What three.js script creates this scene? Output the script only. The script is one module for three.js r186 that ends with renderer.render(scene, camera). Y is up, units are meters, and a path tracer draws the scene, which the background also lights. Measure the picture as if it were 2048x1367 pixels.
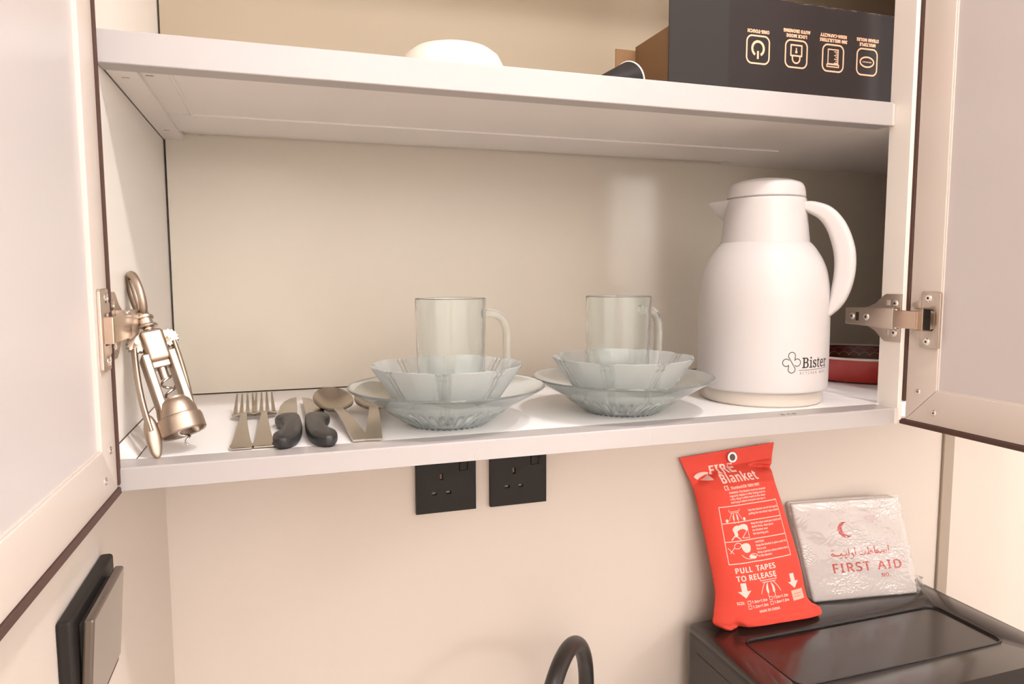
import * as THREE from 'three';
import { RoundedBoxGeometry } from 'three/addons/geometries/RoundedBoxGeometry.js';
import { mergeGeometries, mergeVertices, toCreasedNormals } from 'three/addons/utils/BufferGeometryUtils.js';
import { ImprovedNoise } from 'three/addons/math/ImprovedNoise.js';
import { RectAreaLightUniformsLib } from 'three/addons/lights/RectAreaLightUniformsLib.js';

/* ---------- camera, exposure, light settings ---------- */
const scene = new THREE.Scene();
scene.background = new THREE.Color(0.02, 0.017, 0.014);
const RAD = Math.PI / 180;
const camera = new THREE.PerspectiveCamera(2 * Math.atan(683.5 / 1409.08) / RAD, 2048 / 1367, 0.02, 30);
{
  const ya = 18.0961 * RAD, pi = 5.3621 * RAD, ro = -0.167 * RAD;
  const fw = new THREE.Vector3(Math.sin(ya) * Math.cos(pi), -Math.sin(pi), -Math.cos(ya) * Math.cos(pi));
  const r = new THREE.Vector3().crossVectors(fw, new THREE.Vector3(0, 1, 0)).normalize();
  const u = new THREE.Vector3().crossVectors(r, fw);
  const R = r.clone().multiplyScalar(Math.cos(ro)).addScaledVector(u, Math.sin(ro));
  const U = u.clone().multiplyScalar(Math.cos(ro)).addScaledVector(r, -Math.sin(ro));
  camera.position.set(0.130438, 0.149457, 0.965426);
  camera.setRotationFromMatrix(new THREE.Matrix4().makeBasis(R, U, fw.clone().negate()));
  camera.updateMatrixWorld();
}
scene.add(camera);
const renderer = new THREE.WebGLRenderer({ antialias: true });
renderer.toneMapping = THREE.LinearToneMapping;
renderer.toneMappingExposure = 0.825;
renderer.shadowMap.enabled = true;
RectAreaLightUniformsLib.init();
const WARM = new THREE.Color(1.0, 0.975, 0.985);
const CEIL_Y = 1.22, FLOOR_Y = -1.42;
// ceiling downlights, and unseen LED panels added for soft fill: x, z, side (m), candela straight down
const DOWNLIGHTS = [[0.60, 1.02, 0.08, 4.1], [0.97, 1.07, 0.08, 3.4]];
const ADDED_PANELS = [[0.30, 1.75, 0.5, 0.7], [1.6, 1.9, 0.5, 0.3]];
// unseen washers added to bounce frontal fill off the wall behind the viewer: x, candela
const ADDED_WASHERS = [[0.18, 15], [0.95, 6.5], [2.3, 2.5]];
const STANDING_LAMP = { x: 1.95, y: 0.47, z: 2.25, cd: 2.5 };

/* ---------- helpers ---------- */
let seed = 7;
const rnd = () => { seed = (seed * 1664525 + 1013904223) % 4294967296; return seed / 4294967296; };
const noise = new ImprovedNoise();
const V = (x, y, z) => new THREE.Vector3(x, y, z);
const used = {};
function numbered(n) { used[n] = (used[n] || 0) + 1; return used[n] === 1 ? n : n + '_' + String(used[n] - 1).padStart(3, '0'); }
function mesh(name, geo, mat, parent) {
  const m = new THREE.Mesh(geo, mat); m.castShadow = m.receiveShadow = true;
  if (parent && parent !== scene) { m.name = name; parent.add(m); } else { m.name = numbered(name); scene.add(m); }
  return m;
}
function part(name, parent, pos) { const g = new THREE.Group(); g.name = name; parent.add(g); if (pos) g.position.set(...pos); return g; }
function thing(name, label, category, pos, group) {
  const g = new THREE.Group(); g.name = numbered(name); g.userData = { label, category, kind: 'thing' };
  if (group) g.userData.group = group;
  if (pos) g.position.set(...pos);
  scene.add(g); return g;
}
function structure(name, geo, mat) { const m = mesh(name, geo, mat); m.userData.kind = 'structure'; return m; }
function bx(x0, x1, y0, y1, z0, z1, r = 0.0008, seg = 2) {
  const w = x1 - x0, h = y1 - y0, d = z1 - z0;
  const g = r > 0 ? new RoundedBoxGeometry(w, h, d, seg, Math.min(r, w / 2.01, h / 2.01, d / 2.01)) : new THREE.BoxGeometry(w, h, d);
  g.translate((x0 + x1) / 2, (y0 + y1) / 2, (z0 + z1) / 2); return g;
}
const merge = (a) => mergeGeometries(a.map((g) => { g = g.index ? g.toNonIndexed() : g; for (const k of Object.keys(g.attributes)) if (!['position', 'normal', 'uv'].includes(k)) g.deleteAttribute(k); return g; }));
const smooth = (g, ang = 0.6) => toCreasedNormals(g, ang);
function lathe(pts, seg = 96, crease = 32) { // split at the profile's sharp corners so that each run is smooth
  const P = pts.map((p) => new THREE.Vector2(p[0], p[1])), runs = [[P[0]]];
  for (let i = 1; i < P.length; i++) {
    runs[runs.length - 1].push(P[i]);
    if (i < P.length - 1) { const a = P[i].clone().sub(P[i - 1]).normalize(), b = P[i + 1].clone().sub(P[i]).normalize(); if (a.dot(b) < Math.cos(crease * RAD)) runs.push([P[i]]); }
  }
  return merge(runs.map((r) => new THREE.LatheGeometry(r, seg)));
}
function tube(pts, r, seg = 60, rs = 10, closed = false) { return new THREE.TubeGeometry(new THREE.CatmullRomCurve3(pts, closed), seg, r, rs, closed); }
// a solid extruded from an outline in (a, b), thickness t, bevelled; result in XY with depth z
function solid(outline, t, bevel = 0.001, holes = [], bs = 3, smoothPts = 0) {
  const pts = outline.map((p) => new THREE.Vector2(p[0], p[1]));
  let shape;
  if (smoothPts) { const c = new THREE.SplineCurve([...pts, pts[0]]); shape = new THREE.Shape(c.getPoints(smoothPts)); } else shape = new THREE.Shape(pts);
  for (const h of holes) shape.holes.push(new THREE.Path(h.map((p) => new THREE.Vector2(p[0], p[1]))));
  const g = new THREE.ExtrudeGeometry(shape, { depth: t - 2 * bevel, bevelEnabled: bevel > 0, bevelThickness: bevel, bevelSize: bevel, bevelOffset: -bevel, bevelSegments: bs, curveSegments: 12 });
  g.translate(0, 0, bevel); return smooth(g, 0.6);
}
// grid surface from f(u,v) -> Vector3
function grid(f, nu, nv, closeU = false) {
  const pos = [], uv = [], idx = [];
  for (let j = 0; j <= nv; j++) for (let i = 0; i <= nu; i++) { const p = f(i / nu, j / nv); pos.push(p.x, p.y, p.z); uv.push(i / nu, j / nv); }
  for (let j = 0; j < nv; j++) for (let i = 0; i < nu; i++) { const a = j * (nu + 1) + i, b = a + 1, c = a + nu + 1, d = c + 1; idx.push(a, b, d, a, d, c); }
  const g = new THREE.BufferGeometry();
  g.setAttribute('position', new THREE.Float32BufferAttribute(pos, 3)); g.setAttribute('uv', new THREE.Float32BufferAttribute(uv, 2)); g.setIndex(idx);
  g.computeVertexNormals();
  if (closeU) { const n = g.attributes.normal; for (let j = 0; j <= nv; j++) { const a = j * (nu + 1), b = a + nu; const s = V(n.getX(a) + n.getX(b), n.getY(a) + n.getY(b), n.getZ(a) + n.getZ(b)).normalize(); n.setXYZ(a, s.x, s.y, s.z); n.setXYZ(b, s.x, s.y, s.z); } }
  return g;
}
function flip(g) { const i = g.index.array; for (let k = 0; k < i.length; k += 3) { const t = i[k]; i[k] = i[k + 1]; i[k + 1] = t; } g.computeVertexNormals(); return g; }
// closed ring of revolution whose section may change with the angle: prof(theta) -> [[r,y],...] closed loop
function revolve(prof, nTheta) {
  const n = prof(0).length;
  const g = grid((u, v) => { const th = u * 2 * Math.PI, p = prof(th); const k = Math.round(v * n) % n; return V(p[k][0] * Math.sin(th), p[k][1], p[k][0] * Math.cos(th)); }, nTheta, n, true);
  return outward(g);
}
function outward(g) { // turn the triangles so that the solid's faces look outwards
  const p = g.attributes.position, ix = g.index ? g.index.array : null, n = ix ? ix.length : p.count; let vol = 0;
  const a = V(), b = V(), c = V();
  for (let k = 0; k < n; k += 3) { const i = ix ? ix[k] : k, j = ix ? ix[k + 1] : k + 1, l = ix ? ix[k + 2] : k + 2; a.fromBufferAttribute(p, i); b.fromBufferAttribute(p, j); c.fromBufferAttribute(p, l); vol += a.dot(b.cross(c)); }
  return vol < 0 ? flip(g) : g;
}
function canvasTex(w, h, draw) {
  const c = document.createElement('canvas'); c.width = w; c.height = h; const x = c.getContext('2d'); draw(x, w, h);
  const t = new THREE.CanvasTexture(c); t.colorSpace = THREE.SRGBColorSpace; t.anisotropy = 8; return t;
}
function noiseTex(n, fn, rx = 1, ry = 1) { // grey height map
  const d = new Uint8Array(n * n * 4);
  for (let j = 0; j < n; j++) for (let i = 0; i < n; i++) { const v = Math.max(0, Math.min(255, fn(i / n, j / n) * 255)); const k = (j * n + i) * 4; d[k] = d[k + 1] = d[k + 2] = v; d[k + 3] = 255; }
  const t = new THREE.DataTexture(d, n, n); t.magFilter = THREE.LinearFilter; t.minFilter = THREE.LinearMipmapLinearFilter; t.generateMipmaps = true; t.wrapS = t.wrapT = THREE.RepeatWrapping; t.repeat.set(rx, ry); t.needsUpdate = true; return t;
}
const lin = (r, g, b) => new THREE.Color().setRGB(r, g, b);
const std = (c, rough, extra = {}) => new THREE.MeshPhysicalMaterial({ color: c, roughness: rough, metalness: 0, ...extra });

/* ---------- materials ---------- */
const perl = (x, y, z) => noise.noise(x, y, z);
const wallBump = noiseTex(256, (u, v) => 0.5 + 0.25 * perl(u * 8, v * 8, 1.3) + 0.2 * perl(u * 32, v * 32, 5.1));
wallBump.repeat.set(3, 3);
const M = {
  wall: std(lin(0.66, 0.575, 0.50), 0.85, { bumpMap: wallBump, bumpScale: 0.0004 }),
  room: std(lin(0.86, 0.845, 0.83), 0.9),
  ceiling: std(lin(0.86, 0.82, 0.77), 0.9),
  floor: std(lin(0.5, 0.42, 0.34), 0.5),
  beamDimmed: std(lin(0.45, 0.41, 0.395), 0.32, { specularIntensity: 0.7 }),  // cabinet paint darkened in colour to offset strong light on the shelf fronts
  cabinet: std(lin(0.84, 0.78, 0.74), 0.32, { specularIntensity: 0.7 }),
  shelfTop: std(lin(0.92, 0.88, 0.865), 0.38),
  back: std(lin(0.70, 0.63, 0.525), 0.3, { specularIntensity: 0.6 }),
  backUpper: std(lin(0.37, 0.295, 0.205), 0.35, { specularIntensity: 0.5 }),  // browner sheet, its colour darkened further to offset the ceiling light
  sideAlu: std(lin(0.85, 0.79, 0.72), 0.35),  // frameAlu lightened in colour to make up for weak light in the cabinet
  frameAlu: std(lin(0.64, 0.555, 0.49), 0.35),
  doorGlass: std(lin(0.60, 0.545, 0.525), 0.28, { specularIntensity: 0.8 }),
  seam: std(lin(0.10, 0.075, 0.05), 0.8),
  gasket: std(lin(0.075, 0.036, 0.026), 1.0, { sheen: 0.4, sheenRoughness: 0.8, sheenColor: lin(0.2, 0.12, 0.1) }),
  nickel: new THREE.MeshPhysicalMaterial({ color: lin(0.62, 0.53, 0.45), metalness: 1, roughness: 0.34 }),
  polished: new THREE.MeshPhysicalMaterial({ color: lin(0.80, 0.76, 0.71), metalness: 1, roughness: 0.12 }),
  bronze: new THREE.MeshPhysicalMaterial({ color: lin(0.55, 0.41, 0.31), metalness: 1, roughness: 0.22 }),
  satin: new THREE.MeshPhysicalMaterial({ color: lin(0.45, 0.36, 0.285), metalness: 1, roughness: 0.44 }),
  steel: new THREE.MeshPhysicalMaterial({ color: lin(0.47, 0.415, 0.35), metalness: 1, roughness: 0.25 }),
  darkHole: std(lin(0.03, 0.022, 0.018), 0.8),
  blackPlastic: std(lin(0.022, 0.018, 0.016), 0.5, { specularIntensity: 0.45 }),
  blackGloss: std(lin(0.02, 0.014, 0.012), 0.2, { clearcoat: 0.25, clearcoatRoughness: 0.15 }),
  switchFace: std(lin(0.10, 0.072, 0.055), 0.22, { clearcoat: 0.6, clearcoatRoughness: 0.1 }),
  knifeHandle: std(lin(0.028, 0.026, 0.025), 0.42),
  jug: std(lin(0.62, 0.58, 0.565), 0.42, { specularIntensity: 0.6, clearcoat: 0.12, clearcoatRoughness: 0.06 }),
  jugBase: std(lin(0.66, 0.59, 0.51), 0.3),
  glass: new THREE.MeshPhysicalMaterial({ color: lin(0.93, 0.98, 0.96), roughness: 0, transmission: 0.9, ior: 1.45, thickness: 0.003, attenuationColor: lin(0.90, 0.985, 0.96), attenuationDistance: 0.06 }),
  glassClear: new THREE.MeshPhysicalMaterial({ color: lin(0.95, 0.985, 0.97), roughness: 0, transmission: 0.97, ior: 1.42, thickness: 0.003 }),
  dish: std(lin(0.86, 0.79, 0.68), 0.4),
  panRed: std(lin(0.42, 0.022, 0.016), 0.25, { clearcoat: 0.5, clearcoatRoughness: 0.1 }),
  cardboard: std(lin(0.23, 0.125, 0.055), 0.9),
  boxBlack: std(lin(0.026, 0.022, 0.021), 0.45, { specularIntensity: 0.35 }),
  whitePlain: std(lin(0.85, 0.8, 0.74), 0.5),
  worktop: std(lin(0.72, 0.68, 0.62), 0.35),
};

/* ---------- room ---------- */
const XL = -0.02, ZB = -0.02;
const XR = 2.9, ZF = 2.75;
structure('wall_back', bx(-0.14, XR + 0.12, FLOOR_Y, CEIL_Y, ZB - 0.12, ZB, 0), M.wall);
structure('wall_left', bx(XL - 0.12, XL, FLOOR_Y, CEIL_Y, ZB, ZF, 0), M.wall);
structure('wall_right', bx(XR, XR + 0.12, FLOOR_Y, CEIL_Y, ZB, ZF, 0), M.room);
structure('wall_front', bx(-0.14, XR + 0.12, FLOOR_Y, CEIL_Y, ZF, ZF + 0.12, 0), M.room);
structure('floor', bx(-0.14, XR + 0.12, FLOOR_Y - 0.1, FLOOR_Y, ZB - 0.12, ZF + 0.12, 0), M.floor);
structure('ceiling', bx(-0.14, XR + 0.12, CEIL_Y, CEIL_Y + 0.1, ZB - 0.12, ZF + 0.12, 0), M.ceiling);
structure('trim_1', bx(1.302, 1.328, -0.80, -0.02, ZB, ZB + 0.006, 0.002), std(lin(0.36, 0.285, 0.22), 0.6));

/* ---------- lamps ---------- */
const glow = new THREE.MeshStandardMaterial({ color: 0xffffff, emissive: WARM, emissiveIntensity: 6 });
const glowPanel = new THREE.MeshStandardMaterial({ color: 0xffffff, emissive: WARM, emissiveIntensity: 2.5 });
function ceilingArea(x, z, side, cd) {
  const l = new THREE.RectAreaLight(WARM, cd / (side * side), side, side); l.position.set(x, CEIL_Y - 0.009, z); l.lookAt(x, -5, z); scene.add(l);
}
const DL = ['round recessed ceiling downlight in front of the cabinet opening, nearer the left wall', 'round recessed ceiling downlight in front of the cabinet, farther from the left wall'];
DOWNLIGHTS.forEach(([x, z, side, cd], i) => {
  const t = thing('ceiling_downlight', DL[i], 'light', [x, CEIL_Y, z]);
  mesh('trim_ring', lathe([[0.052, -0.001], [0.054, -0.006], [0.064, -0.005], [0.068, 0], [0.052, 0], [0.052, -0.001]], 40), M.ceiling, t);
  mesh('lamp_lens', new THREE.CylinderGeometry(0.052, 0.052, 0.003, 40).translate(0, -0.0015, 0), glow, t);
  ceilingArea(x, z, side, cd);
});
const PL = ['added square white ceiling fill panel behind the viewer, nearer the left wall', 'added square white ceiling fill panel behind the viewer, nearer the standing lamp'];
ADDED_PANELS.forEach(([x, z, side, cd], i) => {
  const t = thing('added_ceiling_panel', PL[i], 'light', [x, CEIL_Y, z]), q = side / 2;
  mesh('frame', merge([bx(-q - 0.012, -q, -0.008, 0, -q - 0.012, q + 0.012, 0.001), bx(q, q + 0.012, -0.008, 0, -q - 0.012, q + 0.012, 0.001), bx(-q, q, -0.008, 0, -q - 0.012, -q, 0.001), bx(-q, q, -0.008, 0, q, q + 0.012, 0.001)]), M.whitePlain, t);
  mesh('lamp_diffuser', bx(-q, q, -0.005, 0, -q, q, 0), glowPanel, t);
  ceilingArea(x, z, side, cd);
});
const WL = ['added white fill washer on the ceiling behind the viewer, nearest the left wall', 'added white fill washer on the ceiling behind the viewer, middle of its row', 'added white fill washer on the ceiling behind the viewer, farthest from the left wall'];
ADDED_WASHERS.forEach(([x, cd], i) => {
  const t = thing('added_wall_washer', WL[i], 'light', [x, CEIL_Y, 2.08]), tilt = 50 * RAD; // added fill lamp, aimed at the wall behind the viewer
  mesh('housing', bx(-0.16, 0.16, 0.004, 0.05, -0.06, 0.06, 0.003).rotateX(-tilt).translate(0, -0.09, 0), M.whitePlain, t);
  mesh('stem', new THREE.CylinderGeometry(0.008, 0.008, 0.08, 12).translate(0, -0.04, 0), M.whitePlain, t);
  mesh('lamp_diffuser', bx(-0.15, 0.15, 0.0, 0.0039, -0.05, 0.05, 0).rotateX(-tilt).translate(0, -0.09, 0), glowPanel, t);
  const l = new THREE.RectAreaLight(WARM, cd / 0.03, 0.3, 0.1), d = V(0, -Math.cos(tilt), Math.sin(tilt));
  l.position.set(x, CEIL_Y - 0.09, 2.08).addScaledVector(d, 0.004); l.lookAt(l.position.clone().add(d)); scene.add(l);
});
{ // standing lamp with a fabric shade, out of frame to the right behind the viewer
  const L = STANDING_LAMP;
  const t = thing('standing_lamp', 'slim standing lamp with a pale drum shade on the room floor', 'lamp', [L.x, FLOOR_Y, L.z]);
  const h = L.y - FLOOR_Y;
  mesh('base', lathe([[0, 0.0], [0.14, 0.0], [0.14, 0.012], [0.03, 0.022], [0, 0.022]], 40), M.blackPlastic, t);
  mesh('pole', new THREE.CylinderGeometry(0.01, 0.01, h - 0.1, 16).translate(0, 0.02 + (h - 0.1) / 2, 0), M.blackPlastic, t);
  mesh('lamp_bulb', new THREE.SphereGeometry(0.09, 24, 16).translate(0, h, 0), new THREE.MeshStandardMaterial({ color: 0xffffff, emissive: WARM, emissiveIntensity: 8 }), t);
  const p = new THREE.PointLight(WARM, L.cd, 0, 2); p.position.set(L.x, L.y, L.z); p.castShadow = true; p.shadow.radius = 4; scene.add(p);
}

/* ---------- wall cabinet ---------- */
const W = 0.7887, D = 0.3557, TOP = 0.74, UT = 0.3403, UB = 0.3146, DU = 0.3324;
const cab = thing('wall_cabinet', 'open cream metal wall cabinet with two shelves above the sockets', 'cabinet', [0, 0, 0]);
{
  mesh('side_panel', bx(-0.016, 0, -0.018, TOP, 0.0, 0.343), M.sideAlu, cab);
  mesh('side_panel', bx(1.284, 1.30, -0.018, TOP, -0.018, 0.343), M.frameAlu, cab);
  // back sheet of each compartment, with a dark gap at its edges
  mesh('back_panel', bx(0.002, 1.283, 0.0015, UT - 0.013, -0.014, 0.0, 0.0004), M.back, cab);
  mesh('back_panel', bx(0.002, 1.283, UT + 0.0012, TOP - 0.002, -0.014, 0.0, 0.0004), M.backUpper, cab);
  mesh('back_gap', bx(-0.0005, 1.284, -0.002, TOP, -0.018, -0.0145, 0), M.seam, cab);
  mesh('top_panel', bx(-0.016, 1.30, TOP, TOP + 0.018, -0.018, 0.343), M.cabinet, cab);
  // lower shelf
  const ls = part('lower_shelf', cab);
  mesh('shelf_panel', bx(0.013, 1.284, -0.0175, 0.0, 0.0905, 0.3268, 0.0005), M.shelfTop, ls);
  mesh('rear_rail', bx(0.013, 1.284, -0.0175, 0.0, 0.0, 0.0897, 0.0005), M.shelfTop, ls);
  mesh('front_lip', solid([[0.3274, -0.0182], [D, -0.0182], [D, -0.0012], [D - 0.0014, 0.0], [0.3274, 0.0]], W - 0.006 + 0.016, 0.0006).rotateY(-Math.PI / 2).translate(W - 0.006, 0, 0), M.beamDimmed, ls);
  mesh('lip_end', bx(W - 0.0055, W + 0.0005, -0.0182, -0.001, 0.335, D - 0.0005, 0.001), M.frameAlu, ls);
  mesh('corner_cove', solid([[0, 0], [0.0125, 0], [0, 0.0135]], 0.327, 0.0003).translate(0, 0, 0.0), M.cabinet, ls);
  mesh('joint_line', bx(0.0122, 0.0132, -0.003, 0.00015, 0.0, 0.327, 0), M.seam, ls);
  mesh('joint_line', bx(0.0, 0.0006, 0.0132, 0.0141, 0.0, 0.335, 0), M.seam, ls);
  mesh('front_rivet', new THREE.CylinderGeometry(0.0012, 0.0012, 0.0008, 12).rotateX(Math.PI / 2).translate(0.294, -0.0142, D), M.nickel, ls);
  mesh('front_rivet', new THREE.CylinderGeometry(0.0012, 0.0012, 0.0008, 12).rotateX(Math.PI / 2).translate(0.477, -0.0098, D), M.nickel, ls);
  // pencilled scribble on the lip
  const ink = [];
  const st = (a) => ink.push(tube(a.map((p) => V(0.6359 + p[0] * 0.022, 0.0001, 0.3478 - p[1] * 0.0055)), 0.00022, 16, 5));
  st([[0.02, 0.75], [0.15, 1], [0.25, 0.8], [0.1, 0.5], [0.25, 0.3], [0.2, 0], [0.0, 0.15]]);
  st([[0.38, 0.05], [0.5, 0.9], [0.6, 0.1], [0.55, 0.4], [0.42, 0.4]]);
  st([[0.95, 0.95], [0.75, 0.8], [0.8, 0.5], [0.95, 0.35], [0.8, 0.05], [0.72, 0.2]]);
  mesh('pencil_mark', merge(ink), std(lin(0.2, 0.17, 0.17), 0.9), ls);
  // upper shelf
  const us = part('upper_shelf', cab);
  mesh('front_beam', bx(0.0, W - 0.004, UB, UT, 0.3098, DU, 0.0012), M.beamDimmed, us);
  mesh('beam_end', bx(W - 0.0045, W - 0.0003, UB + 0.0006, UT - 0.0012, 0.316, DU - 0.0008, 0.0008), M.frameAlu, us);
  mesh('shelf_panel', bx(0.0, W, UB + 0.0055, UT - 0.0002, 0.135, 0.31, 0.0004), M.cabinet, us);
  mesh('rear_rail', bx(0.0, W, UB + 0.004, UT - 0.0002, 0.045, 0.1345, 0.0004), M.cabinet, us);
  mesh('rear_rail', bx(0.0, W, UB + 0.010, UT - 0.0002, 0.0005, 0.0446, 0.0004), M.cabinet, us);
  mesh('shelf_panel', bx(W, 1.284, UB + 0.0055, UT - 0.0002, 0.0005, 0.31, 0.0004), M.cabinet, us);
  mesh('panel_bead', tube([V(0.047, UB + 0.0055, 0.135), V(0.3, UB + 0.0055, 0.135), V(W, UB + 0.0055, 0.135)], 0.0018, 4, 8), M.cabinet, us);
  mesh('panel_bead', tube([V(0.047, UB + 0.0055, 0.135), V(0.047, UB + 0.0055, 0.2), V(0.047, UB + 0.0055, 0.31)], 0.0018, 4, 8), M.cabinet, us);
  mesh('side_rail', bx(0.0005, 0.0237, UB + 0.0015, UB + 0.0075, 0.0, 0.3095, 0.0005), M.cabinet, us);
  mesh('joint_line', bx(0.0, 0.0004, UB + 0.0009, UB + 0.0015, 0.0, 0.312, 0), M.seam, us);
  for (const [x, z] of [[0.012, 0.285], [0.032, 0.297], [0.012, 0.06], [0.047, 0.04]]) mesh('slot_mark', bx(x - 0.003, x + 0.003, UB + 0.0012, UB + 0.0016, z - 0.0008, z + 0.0008, 0), M.bronze, us);
  // right-hand post; corner front beside it, its hidden gap added to light the bay
  mesh('post', bx(W, W + 0.0064, -0.0145, TOP, 0.3238, D - 0.002, 0.0008), M.sideAlu, cab);
  mesh('corner_front', bx(W + 0.085, 1.30, -0.018, TOP, 0.338, 0.351, 0.001), M.sideAlu, cab);
}
function screwHead(r) {
  return merge([lathe([[0, 0.0004], [r * 0.28, 0.0005], [r * 0.34, r * 0.28], [r * 0.75, r * 0.26], [r, 0.0001], [r, -0.0006]], 20)]);
}
function screwSet(parent, at, normalSign, r = 0.0034) { // on a plane of constant x; at = [x, y, z]
  const s = mesh('screw', screwHead(r).rotateZ(-normalSign * Math.PI / 2), M.polished, parent); s.position.set(...at);
  return s;
}
function makeDoor(origin, dx, dz, s, screws, label) { // local x along the door, y up, s*z = inner side
  const d = part('door', cab, origin);
  d.rotation.y = Math.atan2(-dz, dx); d.userData.label = label;
  const Wd = 0.455, H = 0.765, T = 0.014, g0 = 0.0062, g1 = 0.0437;
  const zz = (a, b) => (s > 0 ? [a, b] : [-b, -a]);
  const rail = (pts) => { const g = solid(pts, 0.0125, 0.0008); g.translate(0, 0, s > 0 ? -0.0125 : 0); return g; };
  mesh('frame_rail', rail([[g0, g0], [g1, g1], [g1, H - g1], [g0, H - g0]]), M.frameAlu, d);
  mesh('frame_rail', rail([[g0 + 0.0006, g0], [Wd - g0 - 0.0006, g0], [Wd - g1 - 0.0006, g1], [g1 + 0.0006, g1]]), M.frameAlu, d);
  mesh('frame_rail', rail([[Wd - g0, g0], [Wd - g0, H - g0], [Wd - g1, H - g1], [Wd - g1, g1]]), M.frameAlu, d);
  mesh('frame_rail', rail([[g0 + 0.0006, H - g0], [g1 + 0.0006, H - g1], [Wd - g1 - 0.0006, H - g1], [Wd - g0 - 0.0006, H - g0]]), M.frameAlu, d);
  const [a, b] = zz(-0.0115, -0.0032);
  mesh('glass_panel', bx(g1 - 0.004, Wd - g1 + 0.004, g1 - 0.004, H - g1 + 0.004, a, b, 0.0004), M.doorGlass, d);
  const [ba, bb] = zz(-0.004, -0.0014);
  const bead = 0.0009;
  mesh('glazing_bead', merge([bx(g1, g1 + bead, g1, H - g1, ba, bb, 0.0004), bx(Wd - g1 - bead, Wd - g1, g1, H - g1, ba, bb, 0.0004), bx(g1, Wd - g1, g1, g1 + bead, ba, bb, 0.0004), bx(g1, Wd - g1, H - g1 - bead, H - g1, ba, bb, 0.0004)]), M.frameAlu, d);
  const [ga, gb] = zz(-0.012, 0.0016);
  mesh('gasket', bx(0, 0.0058, s > 0 ? 0.0265 : 0.008, H, ga, gb, 0.001), M.gasket, d);
  mesh('gasket', bx(0.0, Wd, 0, 0.0058, ga, gb, 0.001), M.gasket, d);
  mesh('gasket', bx(Wd - 0.0058, Wd, 0.006, H - 0.006, ga, gb, 0.001), M.gasket, d);
  mesh('gasket', bx(0.006, Wd, H - 0.0058, H, ga, gb, 0.001), M.gasket, d);
  const [oa, ob] = zz(-T, -0.0118);
  mesh('outer_face', bx(0.0005, Wd - 0.0005, 0.0005, H - 0.0005, oa, ob, 0.0006), M.doorGlass, d);
  for (const [x, y] of screws) { const m = mesh('screw', screwHead(0.0032).rotateX(s * Math.PI / 2), M.polished, d); m.position.set(x, y, s * 0.0002); const k = mesh('screw_socket', new THREE.CylinderGeometry(0.001, 0.001, 0.0004, 8).rotateX(Math.PI / 2), M.darkHole, d); k.position.set(x, y, s * 0.0008); }
  return d;
}
const LDX = -0.0233, RDX = 0.0071;
makeDoor([0.0045, -0.0205, 0.3530], LDX, 0.99973, -1, [[0.0216, 0.0395], [0.0385, 0.0205]], 'open door against the left wall');
makeDoor([0.7955, -0.0188, 0.3515], RDX, 0.99997, 1, [[0.0216, 0.0395], [0.0424, 0.0195]], 'open door beside the closed corner');
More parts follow.
